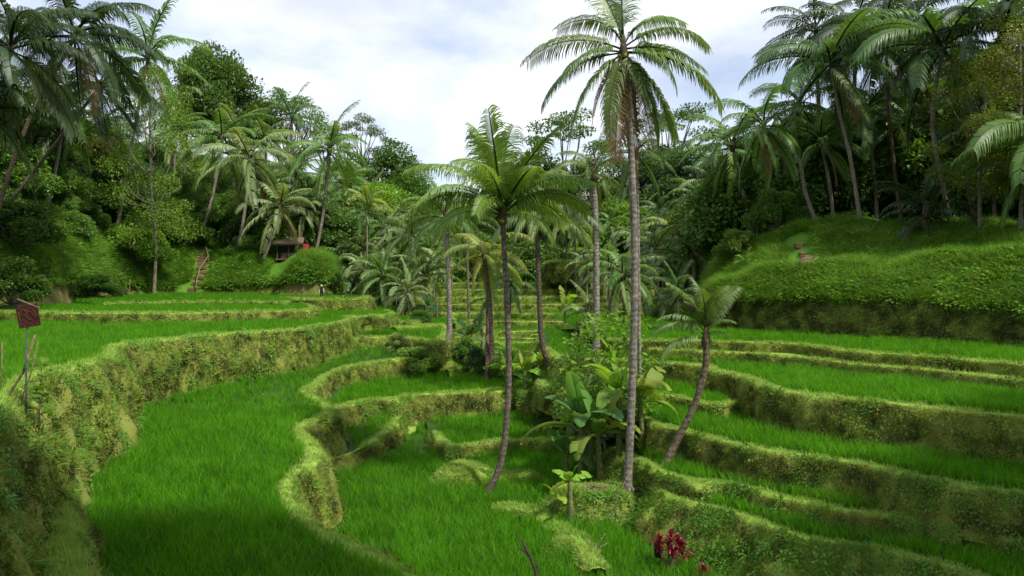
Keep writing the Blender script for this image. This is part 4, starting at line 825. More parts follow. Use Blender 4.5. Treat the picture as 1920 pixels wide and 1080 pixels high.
# palms on the hillsides: way in px, distance, frond px
hillp = [
 ([(215, 452), (240, 310), (262, 190), (277, 112)], 92, 118, GREEN, .25, 'tall slender palm leaning right above the left hillside'),
 ([(375, 446), (395, 380), (410, 310), (416, 262)], 106, 90, GREEN, .3, 'palm rising left of the stair top'), ([(440, 474), (455, 420), (465, 340), (468, 302)], 98, 98, PALE, .35, 'palm with long brown hanging fronds on the left crest'),
 ([(490, 490), (512, 440), (524, 392)], 97, 78, PALE, .3, 'shorter bent palm left of the hut'), ([(592, 482), (606, 400), (618, 285)], 100, 84, GREEN, .25, 'tall palm right of the hut on the left crest'),
 ([(86, 415), (105, 310), (122, 215)], 80, 110, DEEP, .3, 'shaded palm at the far left crest'), ([(70, 395), (74, 340), (78, 300)], 84, 80, DEEP, .4, 'short shaded palm at the far left crest'),
 ([(548, 470), (552, 420), (556, 330)], 108, 70, GREEN, .2, 'thin palm directly behind the hut'), ([(530, 465), (540, 380), (548, 225)], 118, 72, (.1, .2, .05), .1, 'high palm against the sky behind the hut'),
 ([(355, 440), (350, 300), (345, 190)], 120, 82, PALE, .4, 'palm half hidden by the feathery tree'), ([(570, 470), (574, 430), (578, 370)], 106, 66, DEEP, .3, 'slim palm close behind the hut roof'),
 ([(-140, 430), (-60, 250), (20, 95)], 52, 165, DARK, .3, 'big dark palm filling the top left corner'), ([(-60, 420), (40, 260), (140, 70)], 60, 150, DARK, .35, 'dark palm with long sunlit fronds at upper left'),
 ([(-20, 400), (80, 300), (185, 165)], 68, 110, DARK, .4, 'dark palm hanging over the left slope'), ([(-160, 420), (-120, 300), (-30, 210)], 52, 130, DARK, .3, 'dark palm cut by the left picture edge'),
 ([(1614, 408), (1595, 300), (1572, 200), (1558, 118)], 60, 150, DEEP, .3, 'leftmost of the tall palms in the right forest'), ([(1690, 372), (1672, 270), (1665, 170), (1662, 90)], 64, 150, DARK, .3, 'dark palm between the tall right forest palms'),
 ([(1782, 442), (1768, 350), (1748, 220), (1768, 92)], 56, 165, DEEP, .35, 'tall palm with a bare pale trunk in the right forest'), ([(1532, 424), (1510, 360), (1492, 290), (1432, 240)], 62, 105, GREEN, .3, 'leaning palm at the left edge of the right forest'),
 ([(1412, 446), (1400, 390), (1385, 320), (1374, 278)], 72, 105, GREEN, .3, 'palm above the lime green tree at the right'), ([(1382, 440), (1378, 390), (1366, 320)], 78, 76, DEEP, .35, 'shorter palm left of the lime green tree'),
 ([(1832, 432), (1815, 330), (1830, 150), (1880, 60)], 54, 150, DARK, .3, 'dark palm behind the yellow green creeper tree'), ([(1480, 430), (1470, 350), (1462, 280), (1500, 200)], 70, 110, DEEP, .3, 'dark palm just inside the right forest edge'),
 ([(1990, 440), (1980, 350), (1965, 270)], 48, 165, GREEN, .4, 'palm reaching in from the right picture edge'), ([(1600, 400), (1600, 250), (1605, 60)], 72, 120, DARK, .3, 'high dark palm behind the right forest front'),
 ([(1720, 400), (1715, 250), (1720, 30)], 70, 130, DARK, .3, 'dark palm whose crown touches the picture top at right'), ([(1560, 420), (1540, 300), (1530, 60)], 76, 110, DARK, .3, 'rear dark palm at the left of the right forest'),
 ([(318, 450), (325, 360), (330, 250)], 112, 70, GREEN, .3, 'palm with a thin pale trunk between feathery tree and stairs'), ([(420, 460), (436, 360), (444, 250)], 112, 66, PALE, .3, 'thin palm right behind the stair top'), ([(505, 470), (500, 380), (498, 268)], 112, 64, GREEN, .3, 'thin palm rising between the left crest palms'), ([(150, 430), (166, 330), (190, 250)], 98, 78, DEEP, .3, 'thin shaded palm behind the dark left bush'),
 ([(560, 480), (564, 440), (570, 400)], 100, 52, PALE, .3, 'low pale palm leaning over the hut'), ([(640, 500), (642, 430), (646, 350)], 116, 60, GREEN, .3, 'thin palm right of the bright bushy tree'), ([(470, 470), (476, 420), (486, 345)], 110, 58, DEEP, .3, 'dim palm behind the brown fronded palm'),
 ([(1645, 425), (1640, 330), (1625, 210)], 66, 100, DEEP, .3, 'slim palm right of the leftmost tall palm in the right forest'), ([(1735, 432), (1722, 330), (1700, 230)], 66, 105, DEEP, .3, 'slim palm left of the bare pale trunk'), ([(1562, 418), (1556, 350), (1540, 268)], 66, 92, GREEN, .3, 'slim palm right of the leaning palm at the forest edge'), ([(1866, 440), (1862, 340), (1850, 250)], 58, 105, DEEP, .35, 'slim palm right of the creeper tree'), ([(1444, 440), (1440, 400), (1428, 330)], 78, 74, PALE, .3, 'pale palm behind the lime green tree'), ([(1350, 470), (1346, 420), (1338, 352)], 88, 64, PALE, .3, 'pale palm at the left foot of the right hill'), ([(1300, 480), (1302, 420), (1306, 372)], 104, 54, GREEN, .3, 'green palm left of the right hill in the distance'),
 ([(1668, 488), (1700, 440), (1735, 402)], 55, 95, DARK, .1, 'young palm bent over the ledge with exposed brown roots'), ([(1900, 420), (1890, 300), (1872, 190)], 62, 120, DARK, .3, 'dark palm near the right picture edge')]
for k, (way, Y, fp, c, dr, lb) in enumerate(hillp):
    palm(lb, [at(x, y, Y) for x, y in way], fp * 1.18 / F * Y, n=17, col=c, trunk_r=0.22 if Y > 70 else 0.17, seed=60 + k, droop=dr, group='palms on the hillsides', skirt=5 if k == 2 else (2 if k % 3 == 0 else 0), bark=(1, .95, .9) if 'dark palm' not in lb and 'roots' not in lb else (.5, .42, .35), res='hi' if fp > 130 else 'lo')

# ------------------------------------------------------------------ broadleaf trees
def limb_path(a, b, r, k=5):
    out = []
    for i in range(k + 1):
        t = i / k; p = a.lerp(b, t) + Vector((0, 0, -0.12 * (b - a).length * math.sin(math.pi * t))); 
        if 0 < i < k: p += Vector((r.uniform(-.02, .02), r.uniform(-.02, .02), r.uniform(-.01, .01)))
        out.append(p)
    return out
def tree_variant(kind, seed):
    r = random.Random(seed); lobes = []; tr = 0.022; fork = 0.42
    if kind == 'round':
        for k in range(15):
            a = k * 2.4 + r.uniform(-.4, .4); q = math.sqrt((k + .5) / 15) * 0.27; z = 0.52 + 0.40 * (1 - (q / 0.3) ** 2) * r.uniform(.55, 1.05)
            lobes.append((Vector((math.cos(a) * q, math.sin(a) * q, z)), r.uniform(.085, .15), 0.75))
        n, ls = 640, 0.022
    elif kind == 'umbrella':
        for k in range(16):
            a = k * 2.4; q = math.sqrt((k + .5) / 16) * 0.40; z = 0.97 - 0.25 * (q / .4) ** 2 + r.uniform(-.10, .03)
            lobes.append((Vector((math.cos(a) * q, math.sin(a) * q, z)), r.uniform(.07, .125), 0.32))
        n, ls, fork = 260, 0.019, 0.55
    elif kind == 'tall':
        for k in range(20):
            z = 0.26 + 0.72 * k / 20; q = 0.19 * (1 - abs(z - .55) / .62) + .02; a = k * 2.4 + r.uniform(-.5, .5)
            lobes.append((Vector((math.cos(a) * q, math.sin(a) * q, z)), r.uniform(.06, .115), 0.6))
        n, ls, fork, tr = 640, 0.0115, 0.5, 0.0085
    elif kind == 'sparse':
        for k in range(22):
            z = 0.30 + 0.68 * r.random(); q = r.uniform(.05, .24) * (1.1 - 0.5 * z); a = k * 2.4
            lobes.append((Vector((math.cos(a) * q, math.sin(a) * q, z)), r.uniform(.045, .085), 0.45))
        n, ls, fork, tr = 95, 0.024, 0.35, 0.012
    elif kind == 'sapling':
        for k in range(24):
            z = 0.22 + 0.76 * k / 24; q = 0.21 * (1 - abs(z - .55) / .66) + .03; a = k * 2.4 + r.uniform(-.5, .5)
            lobes.append((Vector((math.cos(a) * q, math.sin(a) * q, z)), r.uniform(.06, .11), 0.8))
        n, ls, fork, tr = 95, 0.036, 0.2, 0.010
    else:                                                     # bush
        for k in range(16):
            a = k * 2.4; q = math.sqrt((k + .5) / 16) * 0.42; z = 0.20 + 0.62 * (1 - (q / .46) ** 2) * r.uniform(.5, 1.05)
            lobes.append((Vector((math.cos(a) * q, math.sin(a) * q, z)), r.uniform(.12, .21), 0.85))
        n, ls, fork, tr = 300, 0.042, 0.12, 0.03
    parts = []; top = Vector((r.uniform(-.03, .03), r.uniform(-.03, .03), fork)); ntop = 0.9 if kind in ('tall', 'sparse') else fork
    way = [Vector((0, 0, -.03)), Vector((r.uniform(-.015, .015), 0, fork * .5)), top] + ([Vector((top.x * 1.5, top.y, ntop))] if ntop > fork else [])
    C = catmull(way, 6); rad = [tr * (1.5 if i == 0 else 1.15 - 0.55 * i / len(C)) for i in range(len(C))]
    parts.append(tube('t', C, rad, 8))
    for c, rd, fl in lobes:
        s = top.lerp(Vector((0, 0, max(fork * .8, c.z - .22))), 1.0 if ntop > fork else 0.15)
        pth = limb_path(s, c, r); parts.append(tube('t', pth, [tr * .42 * (1 - .75 * i / 5) for i in range(6)], 5))
    trunk = merge_meshes('trunk_' + kind, parts, M_bark)
    V, Fc = [], []
    for c, rd, fl in lobes:
        for _ in range(int(n * (rd / .1) ** 1.6)):
            v = Vector((r.gauss(0, 1), r.gauss(0, 1), r.gauss(0, 1))).normalized(); rr = rd * (r.random() ** 0.38) * (1 + 0.35 * nz(v.x, v.y, v.z, 1.8, seed + rd * 90))
            p = c + Vector((v.x * rr, v.y * rr, v.z * rr * fl))
            d = (v + Vector((r.gauss(0, .6), r.gauss(0, .6), r.gauss(-.15, .5)))).normalized(); s = d.cross(Vector((r.gauss(0, .3), r.gauss(0, .3), 1))).normalized(); u = s.cross(d)
            L = ls * r.uniform(.6, 1.3); w = L * .30; i0 = len(V)
            V += [p - d * L * .5, p + s * w + u * w * .4, p + d * L * .5, p - s * w + u * w * .4]; Fc.append((i0, i0 + 1, i0 + 2, i0 + 3))
    crown = fast_mesh('crown_' + kind, [list(v) for v in V], Fc, M_tree, False)
    return trunk, crown
TV = {k: [tree_variant(k, 10 * i + s) for s in range(2)] for i, k in enumerate(('round', 'umbrella', 'tall', 'sparse', 'bush', 'sapling'))}
def tree(label, px, py, Y, top, kind, col, wide=1.0, seed=0, name='broadleaf_tree', group=None, cat='tree', lean=0.0):
    random.seed(seed + 5000)
    loc = at(px, py, Y); zt = at(px, top, Y).z; loc.z = min(gz(loc.x, loc.y, loc.z), zt - 1.2) - 0.05; h = zt - loc.z
    root = link(name, None); root.location = loc; root.rotation_euler = (0, lean, random.uniform(0, 6.28)); root.scale = (h * wide, h * wide, h)
    tag(root, label, cat, group); a, b = TV[kind][seed % 2]
    link('trunk', a, root); c = link('crown', b, root); c.color = jit(col, .1); return root
Dk, Md, Br, Li, Bl, Ye = (.075, .15, .03), (.10, .21, .035), (.15, .29, .04), (.17, .28, .025), (.075, .15, .06), (.17, .18, .035)
trees = [
 ('dark rounded tree rising against the sky at upper left', 395, 440, 122, 60, 'round', Dk, .62), ('second dark tree crown stepping down to the right at upper left', 440, 440, 124, 112, 'round', Dk, 1.0),
 ('slender feathery bright tree on the left slope', 288, 500, 88, 125, 'tall', (.14, .27, .04), .85), ('thin bright tree between the slender palm and the feathery tree', 340, 470, 118, 170, 'tall', Md, 1.0),
 ('dark bush with yellowish leaf tips on the left slope', 175, 420, 92, 235, 'round', (.10, .115, .025), 1.1), ('black green shaded tree at the far left', 60, 420, 78, 130, 'round', Dk, 1.1),
 ('light green leafy tree in front of the left palms', 405, 470, 119, 290, 'tall', Md, 1.3), ('airy light tree standing over the left ridge', 548, 450, 128, 165, 'umbrella', (.09, .2, .04), .75),
 ('sparse pale tree seen through against the sky left of centre', 680, 470, 140, 212, 'umbrella', (.10, .16, .05), .7), ('leafy tree at the right foot of the sparse pale tree', 725, 480, 140, 262, 'round', Md, 1.0), ('dark tree top just left of the sky gap', 765, 480, 160, 298, 'tall', Bl, 1.4), ('pale feathery tree behind the hut palms', 610, 470, 138, 232, 'umbrella', Br, .8), ('bright leafy tree behind the valley thicket', 690, 500, 124, 330, 'round', Br, 1.2),
 ('green tree below the sparse pale tree', 640, 480, 132, 290, 'round', Md, 1.1),
 ('bright bushy tree right of the hut', 612, 520, 104, 380, 'round', Br, 1.0), ('dark blue green tree at the head of the valley', 760, 470, 150, 345, 'round', Bl, 1.3), ('round lighter tree in front of the dark valley head', 775, 470, 140, 375, 'round', Br, 1.0),
 ('tall umbrella tree behind the curved palm crown', 1058, 420, 140, 200, 'umbrella', (.075, .15, .03), .85), ('second umbrella tree right of the tallest palm', 1262, 420, 140, 192, 'umbrella', (.075, .15, .03), .9),
 ('dark tree below the left umbrella tree', 1000, 440, 142, 280, 'round', Dk, 1.2), ('dense dark tree right of the tallest palm trunk', 1225, 440, 136, 262, 'round', Bl, 1.2), ('shadowed tree above the grassy block', 1110, 440, 134, 290, 'round', Dk, 1.2),
 ('blue green tree in the gap right of centre', 1300, 440, 124, 262, 'round', Bl, 1.1), ('lime green small tree on the right hillside edge', 1384, 494, 62, 412, 'bush', (.14, .26, .035), 1.0),
 ('dark glossy tree at the left edge of the right forest', 1500, 410, 82, 235, 'round', Dk, .9), ('black green tree between right forest trunks', 1600, 400, 84, 190, 'round', Dk, 1.0), ('deep dark tree in the middle of the right forest', 1700, 400, 84, 130, 'round', Dk, .9),
 ('dark tree behind the bare pale trunk at right', 1800, 400, 80, 80, 'round', Dk, .9), ('dark tree at the right picture edge', 1900, 400, 74, 60, 'round', Dk, .9), ('yellow green creeper tree in front of the right forest', 1838, 436, 52, 100, 'tall', (.15, .20, .03), 1.25),
 ('yellow green bush at the right picture edge', 1912, 436, 50, 20, 'tall', (.12, .15, .025), 1.0), ('green bush under the leaning right palms', 1455, 450, 64, 330, 'bush', Md, .9), ('dark undergrowth bush at the foot of the right palms', 1560, 415, 70, 345, 'bush', Dk, 1.1),
 ('leafy bush under the pale trunk at right', 1660, 415, 70, 335, 'bush', Dk, 1.2), ('shaded bush right of the pale trunk', 1880, 420, 64, 340, 'bush', Dk, 1.2), ('green bush below the second umbrella tree', 1275, 470, 118, 350, 'bush', Md, 1.0),
 ('round green bush in front of the valley head wood', 1180, 470, 122, 350, 'bush', Br, 1.0), ('leafy bush at the foot of the feathery tree', 255, 470, 90, 400, 'bush', Br, 1.2), ('bush beside the stair top', 345, 470, 100, 385, 'bush', Md, 1.2),
 ('low bush right of the stair top', 462, 480, 110, 430, 'bush', Md, 1.4), ('dark bush left of the slender palm foot', 140, 430, 86, 350, 'bush', Dk, 1.3), ('shaded bush in the dark left corner', 20, 460, 68, 340, 'bush', Dk, 1.2),
 ('sunlit leafy bush low on the dark left slope', 20, 560, 60, 470, 'bush', (.06, .13, .02), 1.2), ('bush in the hollow of the left slope', 175, 560, 78, 500, 'bush', (.05, .12, .02), 1.5),
 ('leafy small leaved sapling left of the tallest trunk', 1138, 790, 34, 588, 'sapling', (.13, .25, .03), 1.25), ('slim sapling next to the leafy sapling', 1098, 780, 36, 650, 'sapling', (.15, .28, .035), 1.2),
 ('round bush at the foot of the pale trunked palm', 875, 672, 58, 622, 'bush', (.09, .19, .035), .9), ('dark green bush at the terrace end below the thicket', 790, 620, 76, 572, 'bush', (.09, .19, .04), 1.1), ('bright shrub on the terrace edge under the pale trunked palm', 748, 656, 56, 618, 'bush', (.24, .36, .10), 1.2),
 ('second bright shrub on the terrace edge', 782, 668, 54, 634, 'bush', (.22, .36, .07), 1.4), ('green thicket bush left of the dark trunked palm', 968, 700, 50, 640, 'bush', Br, 1.3), ('loose bush between the mid valley trunks', 940, 690, 52, 648, 'sparse', Br, 1.6),
 ('yellow green bush right of the tallest trunk', 1250, 640, 62, 555, 'bush', (.12, .22, .03), 1.3), ('dark green bush beside the thin areca palm', 1225, 665, 50, 600, 'bush', Md, 1.1), ('low leafy bush at the foot of the yellowish palm', 900, 690, 52, 640, 'bush', (.05, .12, .03), .9)]
for k, (lb, px, py, Y, tp, kd, c, w) in enumerate(trees):
    nm = 'bush' if kd == 'bush' else ('sapling' if 'sapling' in lb else 'broadleaf_tree')
    tree(lb, px, py, Y, tp, kd, c, w, k, nm, cat='bush' if kd == 'bush' else 'tree')
# tall unseen trees added beside and behind the viewer to shade the foreground
for k, (x, y, h, w, lb) in enumerate([(5, -2, 27, 1.05, 'tall unseen tree added for shade close behind the viewer'), (26, 11, 25, 1.0, 'tall unseen tree added for shade nearest the viewer at the right'), (34, 14, 25, 1.0, 'second tall tree added for shade at the right outside the view'), (31, 4, 26, 1.0, 'tall unseen tree added for shade right of and behind the viewer'), (-6, -7, 26, 1.0, 'tall unseen tree added for shade left of and behind the viewer')]):
    r_ = tree(lb, 960, 600, 20, 300, 'round', Md, w, 900 + k); z = gz(x, y, 4.0); r_.location = (x, y, z - .1); r_.scale = (h * w, h * w, h)
    if k == 0: r_.rotation_euler = (-.33, 0, 0)
# the far wood as a mass
M_wood_leaf = leaf_mat('wood_leaf', (.035, .08, .018), (.14, .27, .05), .25, .5, spec=.3, scale=.12)
def recolour(me, m):
    c = me.copy(); c.materials.clear(); c.materials.append(m); return c
K_wood = kit('wood_tree', [recolour(TV[k][s][1], M_wood_leaf) for k in ('round', 'tall', 'bush') for s in (0, 1)])
def wood(name, P, n, r0_, r1_, sc, label):
    q, nr, i = surf_points(P, n, r0_, r1_); m = in_view(q, 14); q = q[m]; q[:, 2] -= 1.0
    if name == 'thicket':
        for sx, sy, sr in CLEAR: q = q[np.hypot(q[:, 0] - sx, q[:, 1] - sy) > sr + 2.5]
    scatter(name, q, None, rng.uniform(sc[0], sc[1], len(q)), K_wood, label, 'forest')
wood('forest', PB, 620, 0, 11, (8, 15), 'dense wood closing the head of the valley')
wood('forest', PL, 260, 17, 33, (6, 12), 'shaded wood behind the palms on the left hillside')
wood('forest', PR, 200, 29, 37, (7, 14), 'dark wood behind the palms on the right hillside')
wood('thicket', PL, 90, 12, 18, (2.0, 4.5), 'leafy thicket along the left crest')

# ------------------------------------------------------------------ banana clump by the tall palm and in mid valley
G1, G2, G3 = (.13, .28, .045), (.19, .37, .04), (.30, .45, .04)
def ground_at(px, py, Y):
    p = at(px, py, Y); p.z = gz(p.x, p.y, p.z) - .03; return p
for k, (px, py, Y, h, lf, n, c, lb) in enumerate([
    (1088, 900, 31.0, 2.7, 2.6, 10, (.11, .25, .06), 'tallest dark banana plant at the left of the clump'), (1128, 905, 30.5, 2.4, 2.4, 9, G1, 'banana plant in the middle of the clump, left of the tallest trunk'), (1160, 895, 31.5, 2.7, 2.4, 9, (.18, .34, .045), 'banana plant directly behind the tallest trunk'),
    (1205, 880, 31.5, 1.7, 2.0, 7, G1, 'banana plant right of the tallest trunk'), (1108, 880, 32.5, 2.6, 2.2, 7, (.15, .32, .045), 'rearmost banana plant of the clump with upright leaves'), (1062, 880, 31.5, 1.4, 1.7, 6, (.09, .23, .06), 'small banana plant at the left rim of the clump'),
    (1040, 968, 27.6, .75, .95, 4, G3, 'young banana plant with glowing yellow green leaves on the mound'), (1070, 985, 27.2, 1.5, 1.1, 5, G2, 'leaning thin banana plant at the mound edge'),
    (985, 745, 45, 1.1, 2.0, 7, G2, 'bright banana plant left of the dark trunk in mid valley'), (962, 735, 46, 1.0, 1.8, 6, G1, 'banana plant beside the curved trunk in mid valley'), (1008, 742, 45.5, .8, 1.5, 5, G3, 'small light banana plant at the dark trunk foot'),
    (1060, 655, 66, 1.2, 2.0, 6, G2, 'banana plant on the far right paddy corner'), (1020, 640, 72, 1.2, 1.8, 6, G2, 'slim banana plant right of the dark trunk far back'), (880, 650, 62, 1.5, 2.4, 7, (.05, .15, .04), 'banana plant in the bush behind the pale trunk'), (865, 640, 66, 1.8, 2.2, 7, G2, 'banana plant left of the bush behind the pale trunk'),
    (800, 600, 82, 1.6, 2.2, 6, (.04, .13, .05), 'banana plant at the dark thicket foot'), (640, 600, 92, 1.5, 2.4, 6, (.07, .16, .06), 'banana plant behind the step with the small figure'), (1400, 500, 58, .8, 1.3, 5, G2, 'banana plant beside the lime green tree'), (1420, 440, 66, 1.2, 2.0, 6, (.10, .2, .04), 'pale banana plant under the leaning right palm'), (925, 655, 64, 1.4, 1.8, 6, G2, 'banana plant among mid valley trunks')]):
    banana(lb, ground_at(px, py, Y), h, lf, n, k, c, .11 if h > 1 else .05)

# red leaved plants
def strap_leaf():
    V, Fc = [], []
    for i in range(7):
        t = i / 6; e = math.radians(70 - 75 * t); w = .11 * math.sin(math.pi * (.08 + .9 * t)) ** .8; p = Vector((t * .9, 0, .55 * math.sin(t * 2.2))); V += [p + Vector((0, w, w * .4)), p, p + Vector((0, -w, w * .4))]
    for i in range(6):
        for k in range(2): Fc.append((3 * i + k, 3 * i + k + 1, 3 * i + 4 + k, 3 * i + 3 + k))
    return fast_mesh('leaf', [list(v) for v in V], Fc, M_red, True)
SL = strap_leaf()
def red_plant(label, base, heads, leaf, seed):
    random.seed(seed + 77); root = link('cordyline', None); root.location = base; tag(root, label, 'plant')
    for hx, hy, hz, n in heads:
        c = Vector((hx, hy, hz)); link('stem', tube('stem', [Vector((hx * .2, hy * .2, -.1)), c * .55, c], [.028, .022, .016], 6, M_wood), root)
        for k in range(n):
            o = link('leaf', SL, root); q = k / n; o.location = c + Vector((0, 0, -.28 * q * leaf)); L = leaf * random.uniform(.8, 1.1); o.scale = (L, L, L)
            o.rotation_euler = (random.uniform(-.3, .3), math.radians(-62 + 95 * q + random.uniform(-10, 10)), k * 2.4 + random.random() * .3)
    return root
b = ground_at(1252, 1055, 23.2)
red_plant('big crimson leaved shrub at the lower right of the mound', b, [(-.25, 0, .85, 19), (.12, .05, .98, 19), (.38, -.05, .72, 21), (.12, -.15, .55, 19), (-.22, .1, .6, 17), (.46, .05, .48, 17), (.0, -.12, .78, 17), (.28, -.1, .88, 17)], .34, 1)
red_plant('small rusty red rosette right of the big crimson shrub', ground_at(1318, 1040, 22.6), [(0, 0, .25, 15), (.1, 0, .18, 11)], .30, 2)
red_plant('scarlet topped small plant at the bottom edge', ground_at(1345, 1075, 21.0), [(0, 0, .45, 13), (-.08, 0, .2, 13)], .26, 3)
M_black = plain_mat('black_plastic', (.012, .012, .014), .4)
p = ground_at(1234, 1030, 23.6); o = link('plant_bag', tube('plant_bag', [(0, 0, -.05), (0, 0, .02), (0, 0, .35), (.01, 0, .42), (0, 0, .40)], [.10, .12, .13, .12, .08], 10, M_black, .06)); o.location = p + Vector((0, 0, .35)); tag(o, 'black plastic planting bag beside the crimson shrub', 'bag')

# ------------------------------------------------------------------ sticks
def stick(label, pts, r, name='stick', mat=None, cat='stick', twigs=()):
    o = link(name, tube(name, pts, [r * (1 - .5 * i / len(pts)) for i in range(len(pts))], 6, mat or M_wood)); tag(o, label, cat)
    for tw in twigs: link('twig', tube('twig', tw, [r * .6, r * .45, r * .25], 5, mat or M_wood), o)
    return o
M_darkw = plain_mat('dead_wood', (.05, .035, .03), .9)
Yb = 20.5
stick('dead forked branch poking up at the bottom centre', [at(1012, 1130, Yb), at(1004, 1070, Yb), at(992, 1040, Yb), at(977, 1010, Yb)], .05, 'dead_branch', M_darkw, 'branch', [[at(1004, 1070, Yb), at(1008, 1058, Yb), at(1012, 1062, Yb)], [at(992, 1042, Yb), at(984, 1034, Yb), at(974, 1028, Yb)]])
stick('thin pale bamboo stick lying across the paddy ridge', [ground_at(1100, 1045, 24) + Vector((0, 0, .25)), ground_at(1120, 1035, 24) + Vector((0, 0, .4)), ground_at(1140, 1028, 24.2) + Vector((0, 0, .5))], .022)
stick('thin upright bamboo stick leaning beside the bamboo lying on the ridge', [at(1112, 1036, 24), at(1125, 1015, 24), at(1135, 1000, 24)], .018)
stick('thin dark pole leaning beside the tallest trunk foot', [ground_at(1140, 965, 27), at(1165, 915, 27), at(1185, 880, 27.3)], .022)
stick('cut log lying at the tallest trunk foot', [ground_at(1182, 935, 28.2) + Vector((0, 0, .15)), ground_at(1200, 925, 28.4) + Vector((0, 0, .3))], .12, 'log', M_palm, 'log')
root = link('stick_pile', None); pc = ground_at(1118, 932, 28.0); root.location = pc; tag(root, 'heap of dry brown sticks and fronds on the mound', 'stick pile')
random.seed(5)
for k in range(38):
    a = random.gauss(0, .35) + (0 if k % 3 else 1.2); l = random.uniform(.35, .75); c = Vector((random.gauss(0, .14), random.gauss(0, .12), .03 + .30 * random.random() * (1 - k / 60))); d = Vector((math.cos(a) * l * .5, math.sin(a) * l * .5, random.uniform(-.05, .06)))
    link('stick', tube('stick', [c - d, c, c + d], [.016, .018, .012], 5, M_wood if k % 2 else M_dry), root)
o = link('fallen_fronds', None); o.location = hit(1550, 492, 54); tag(o, 'heap of dry fallen fronds on the right ledge', 'dry fronds')
for k in range(9):
    f = link('frond', random.choice(FR['dead', 'lo']), o); f.location = (random.uniform(-.6, .6), random.uniform(-.3, .3), .45); f.scale = (1.3,) * 3; f.rotation_euler = (random.uniform(-.5, .5), -.75, random.uniform(0, 6.28))

# ------------------------------------------------------------------ sign at the left
M_sign = plain_mat('shaded_red_board', (.045, .014, .009), .8, .35, 9); M_ink = plain_mat('faded_ochre_paint', (.075, .036, .014), .8); M_bamb = bark_mat('bamboo', (.10, .085, .04), (.24, .2, .1), 25, 10); M_metal = plain_mat('grey_pipe', (.10, .11, .11), .5)  # board red is darkened so the colour itself carries the shade
Ys = 19.6; root = link('sign_board', None); sc = at(53, 592, Ys); root.location = sc; root.rotation_euler = (0, 0, math.radians(14)); tag(root, 'rust red square sign board tilted on a grey pole at left', 'sign')
bm_ = box_mesh('board', .50, .03, .58, M_sign, .006, -.29); b_ = link('board', bm_, root); b_.rotation_euler = (0, math.radians(-9), 0)
lt = box_mesh('trim', .56, .05, .03, M_wood, .005, 0); t_ = link('trim', lt, root); t_.location = (.0, 0, .30); t_.rotation_euler = (0, math.radians(24), 0)
def stroke(pts, r=.013):
    link('lettering', tube('lettering', [(x, -.022, z) for x, z in pts], [r] * len(pts), 5, M_ink), b_)
stroke([(-.20, -.12), (-.20, .12)]); stroke([(-.13, -.12), (-.13, .13), (-.06, .15), (-.01, .09), (-.05, .02), (-.13, .0)]); stroke([(-.06, .01), (.02, -.14)]); stroke([(.05, -.13), (.05, .11), (.17, -.13), (.17, .11)])
pb = ground_at(48, 750, Ys); link('pole', tube('pole', [Vector((-.03, .04, -.2)), Vector((-.06, .04, -.9)), Vector((pb.x - sc.x, .04, pb.z - sc.z - .2))], [.022, .022, .022], 8, M_metal), root)
for k, (a, c) in enumerate((((12, 770), (66, 628)), ((-4, 740), (4, 640)), ((34, 768), (72, 640)))):
    stick(['thick bamboo pole leaning against the sign pole', 'short bamboo stake at the left picture edge', 'thin bamboo pole leaning right of the sign pole'][k], [ground_at(*a, Ys + .2), at((a[0] + c[0]) / 2 + 4, (a[1] + c[1]) / 2, Ys + .15), at(*c, Ys + .1)], .045 if k == 0 else .025, 'bamboo_pole', M_bamb, 'pole')
def big_leaf_plant(label, base, h, n, size, col, seed, lean=0.0):
    random.seed(seed + 31); root = link('leafy_plant', None); root.location = base; tag(root, label, 'plant')
    link('stem', tube('stem', [Vector((0, 0, -.1)), Vector((lean * .4, 0, h * .5)), Vector((lean, 0, h))], [.02, .016, .01], 6, M_wood), root)
    for k in range(n):
        t = .35 + .65 * (k + 1) / n; o = link('leaf', BL['mid' if k % 2 else 'out'][k % 3], root); o.location = (lean * t, 0, h * t); o.scale = (size * random.uniform(.7, 1.1), size * 1.9, size); o.rotation_euler = (random.uniform(-.4, .4), random.uniform(0, .5), k * 2.4 + random.random()); o.color = (*col, 1)
big_leaf_plant('broad leaved plant growing behind the sign board', ground_at(72, 745, Ys + .5), 2.0, 13, .42, (.13, .24, .025), 1, .1)
big_leaf_plant('broad leaved plant with a long leaf right of the sign pole', ground_at(62, 752, Ys), 1.15, 9, .42, (.10, .2, .02), 2, .3)

# ------------------------------------------------------------------ stairs, hut and figure on the left hillside
M_step = ground_mat('step_earth', ((.20, .14, .085), (.30, .21, .13)), [(.3, (.10, .06, .035)), (.7, (.17, .11, .06))], .5)
def stairs(label, path, n, w, Yd):
    root = link('earth_stairs', None); P0 = hit(*path[0], Yd); root.location = P0; tag(root, label, 'stairs')
    W_ = catmull([hit(x, y, Yd) for x, y in path], 10); W_ = resample(W_, 0.02); d = np.linspace(0, len(W_) - 1, n).astype(int)
    for i, k in enumerate(d):
        p = Vector(W_[k]); me = box_mesh('step', w * random.uniform(.85, 1.1), .75, .42, M_step, .03, -.16); o = link('step', me, root); o.location = p - P0; o.rotation_euler = (random.uniform(-.03, .03), random.uniform(-.04, .04), random.uniform(-.2, .2))
    return root
stairs('brown earthen stairs climbing the left hillside with bamboo rail', [(352, 552), (366, 540), (376, 520), (380, 500), (378, 480), (384, 460), (392, 446)], 17, 1.25, 95)
stairs('short flight of earth steps on the right slope', [(1508, 498), (1512, 485), (1504, 470), (1498, 462)], 7, .75, 54)
root = link('bamboo_handrail', None); a0 = hit(366, 548, 94); root.location = a0; tag(root, 'pale bamboo handrail beside the earthen stairs', 'handrail')
rp = [hit(368, 548, 94), hit(374, 522, 95), hit(391, 495, 97), hit(383, 462, 101)]
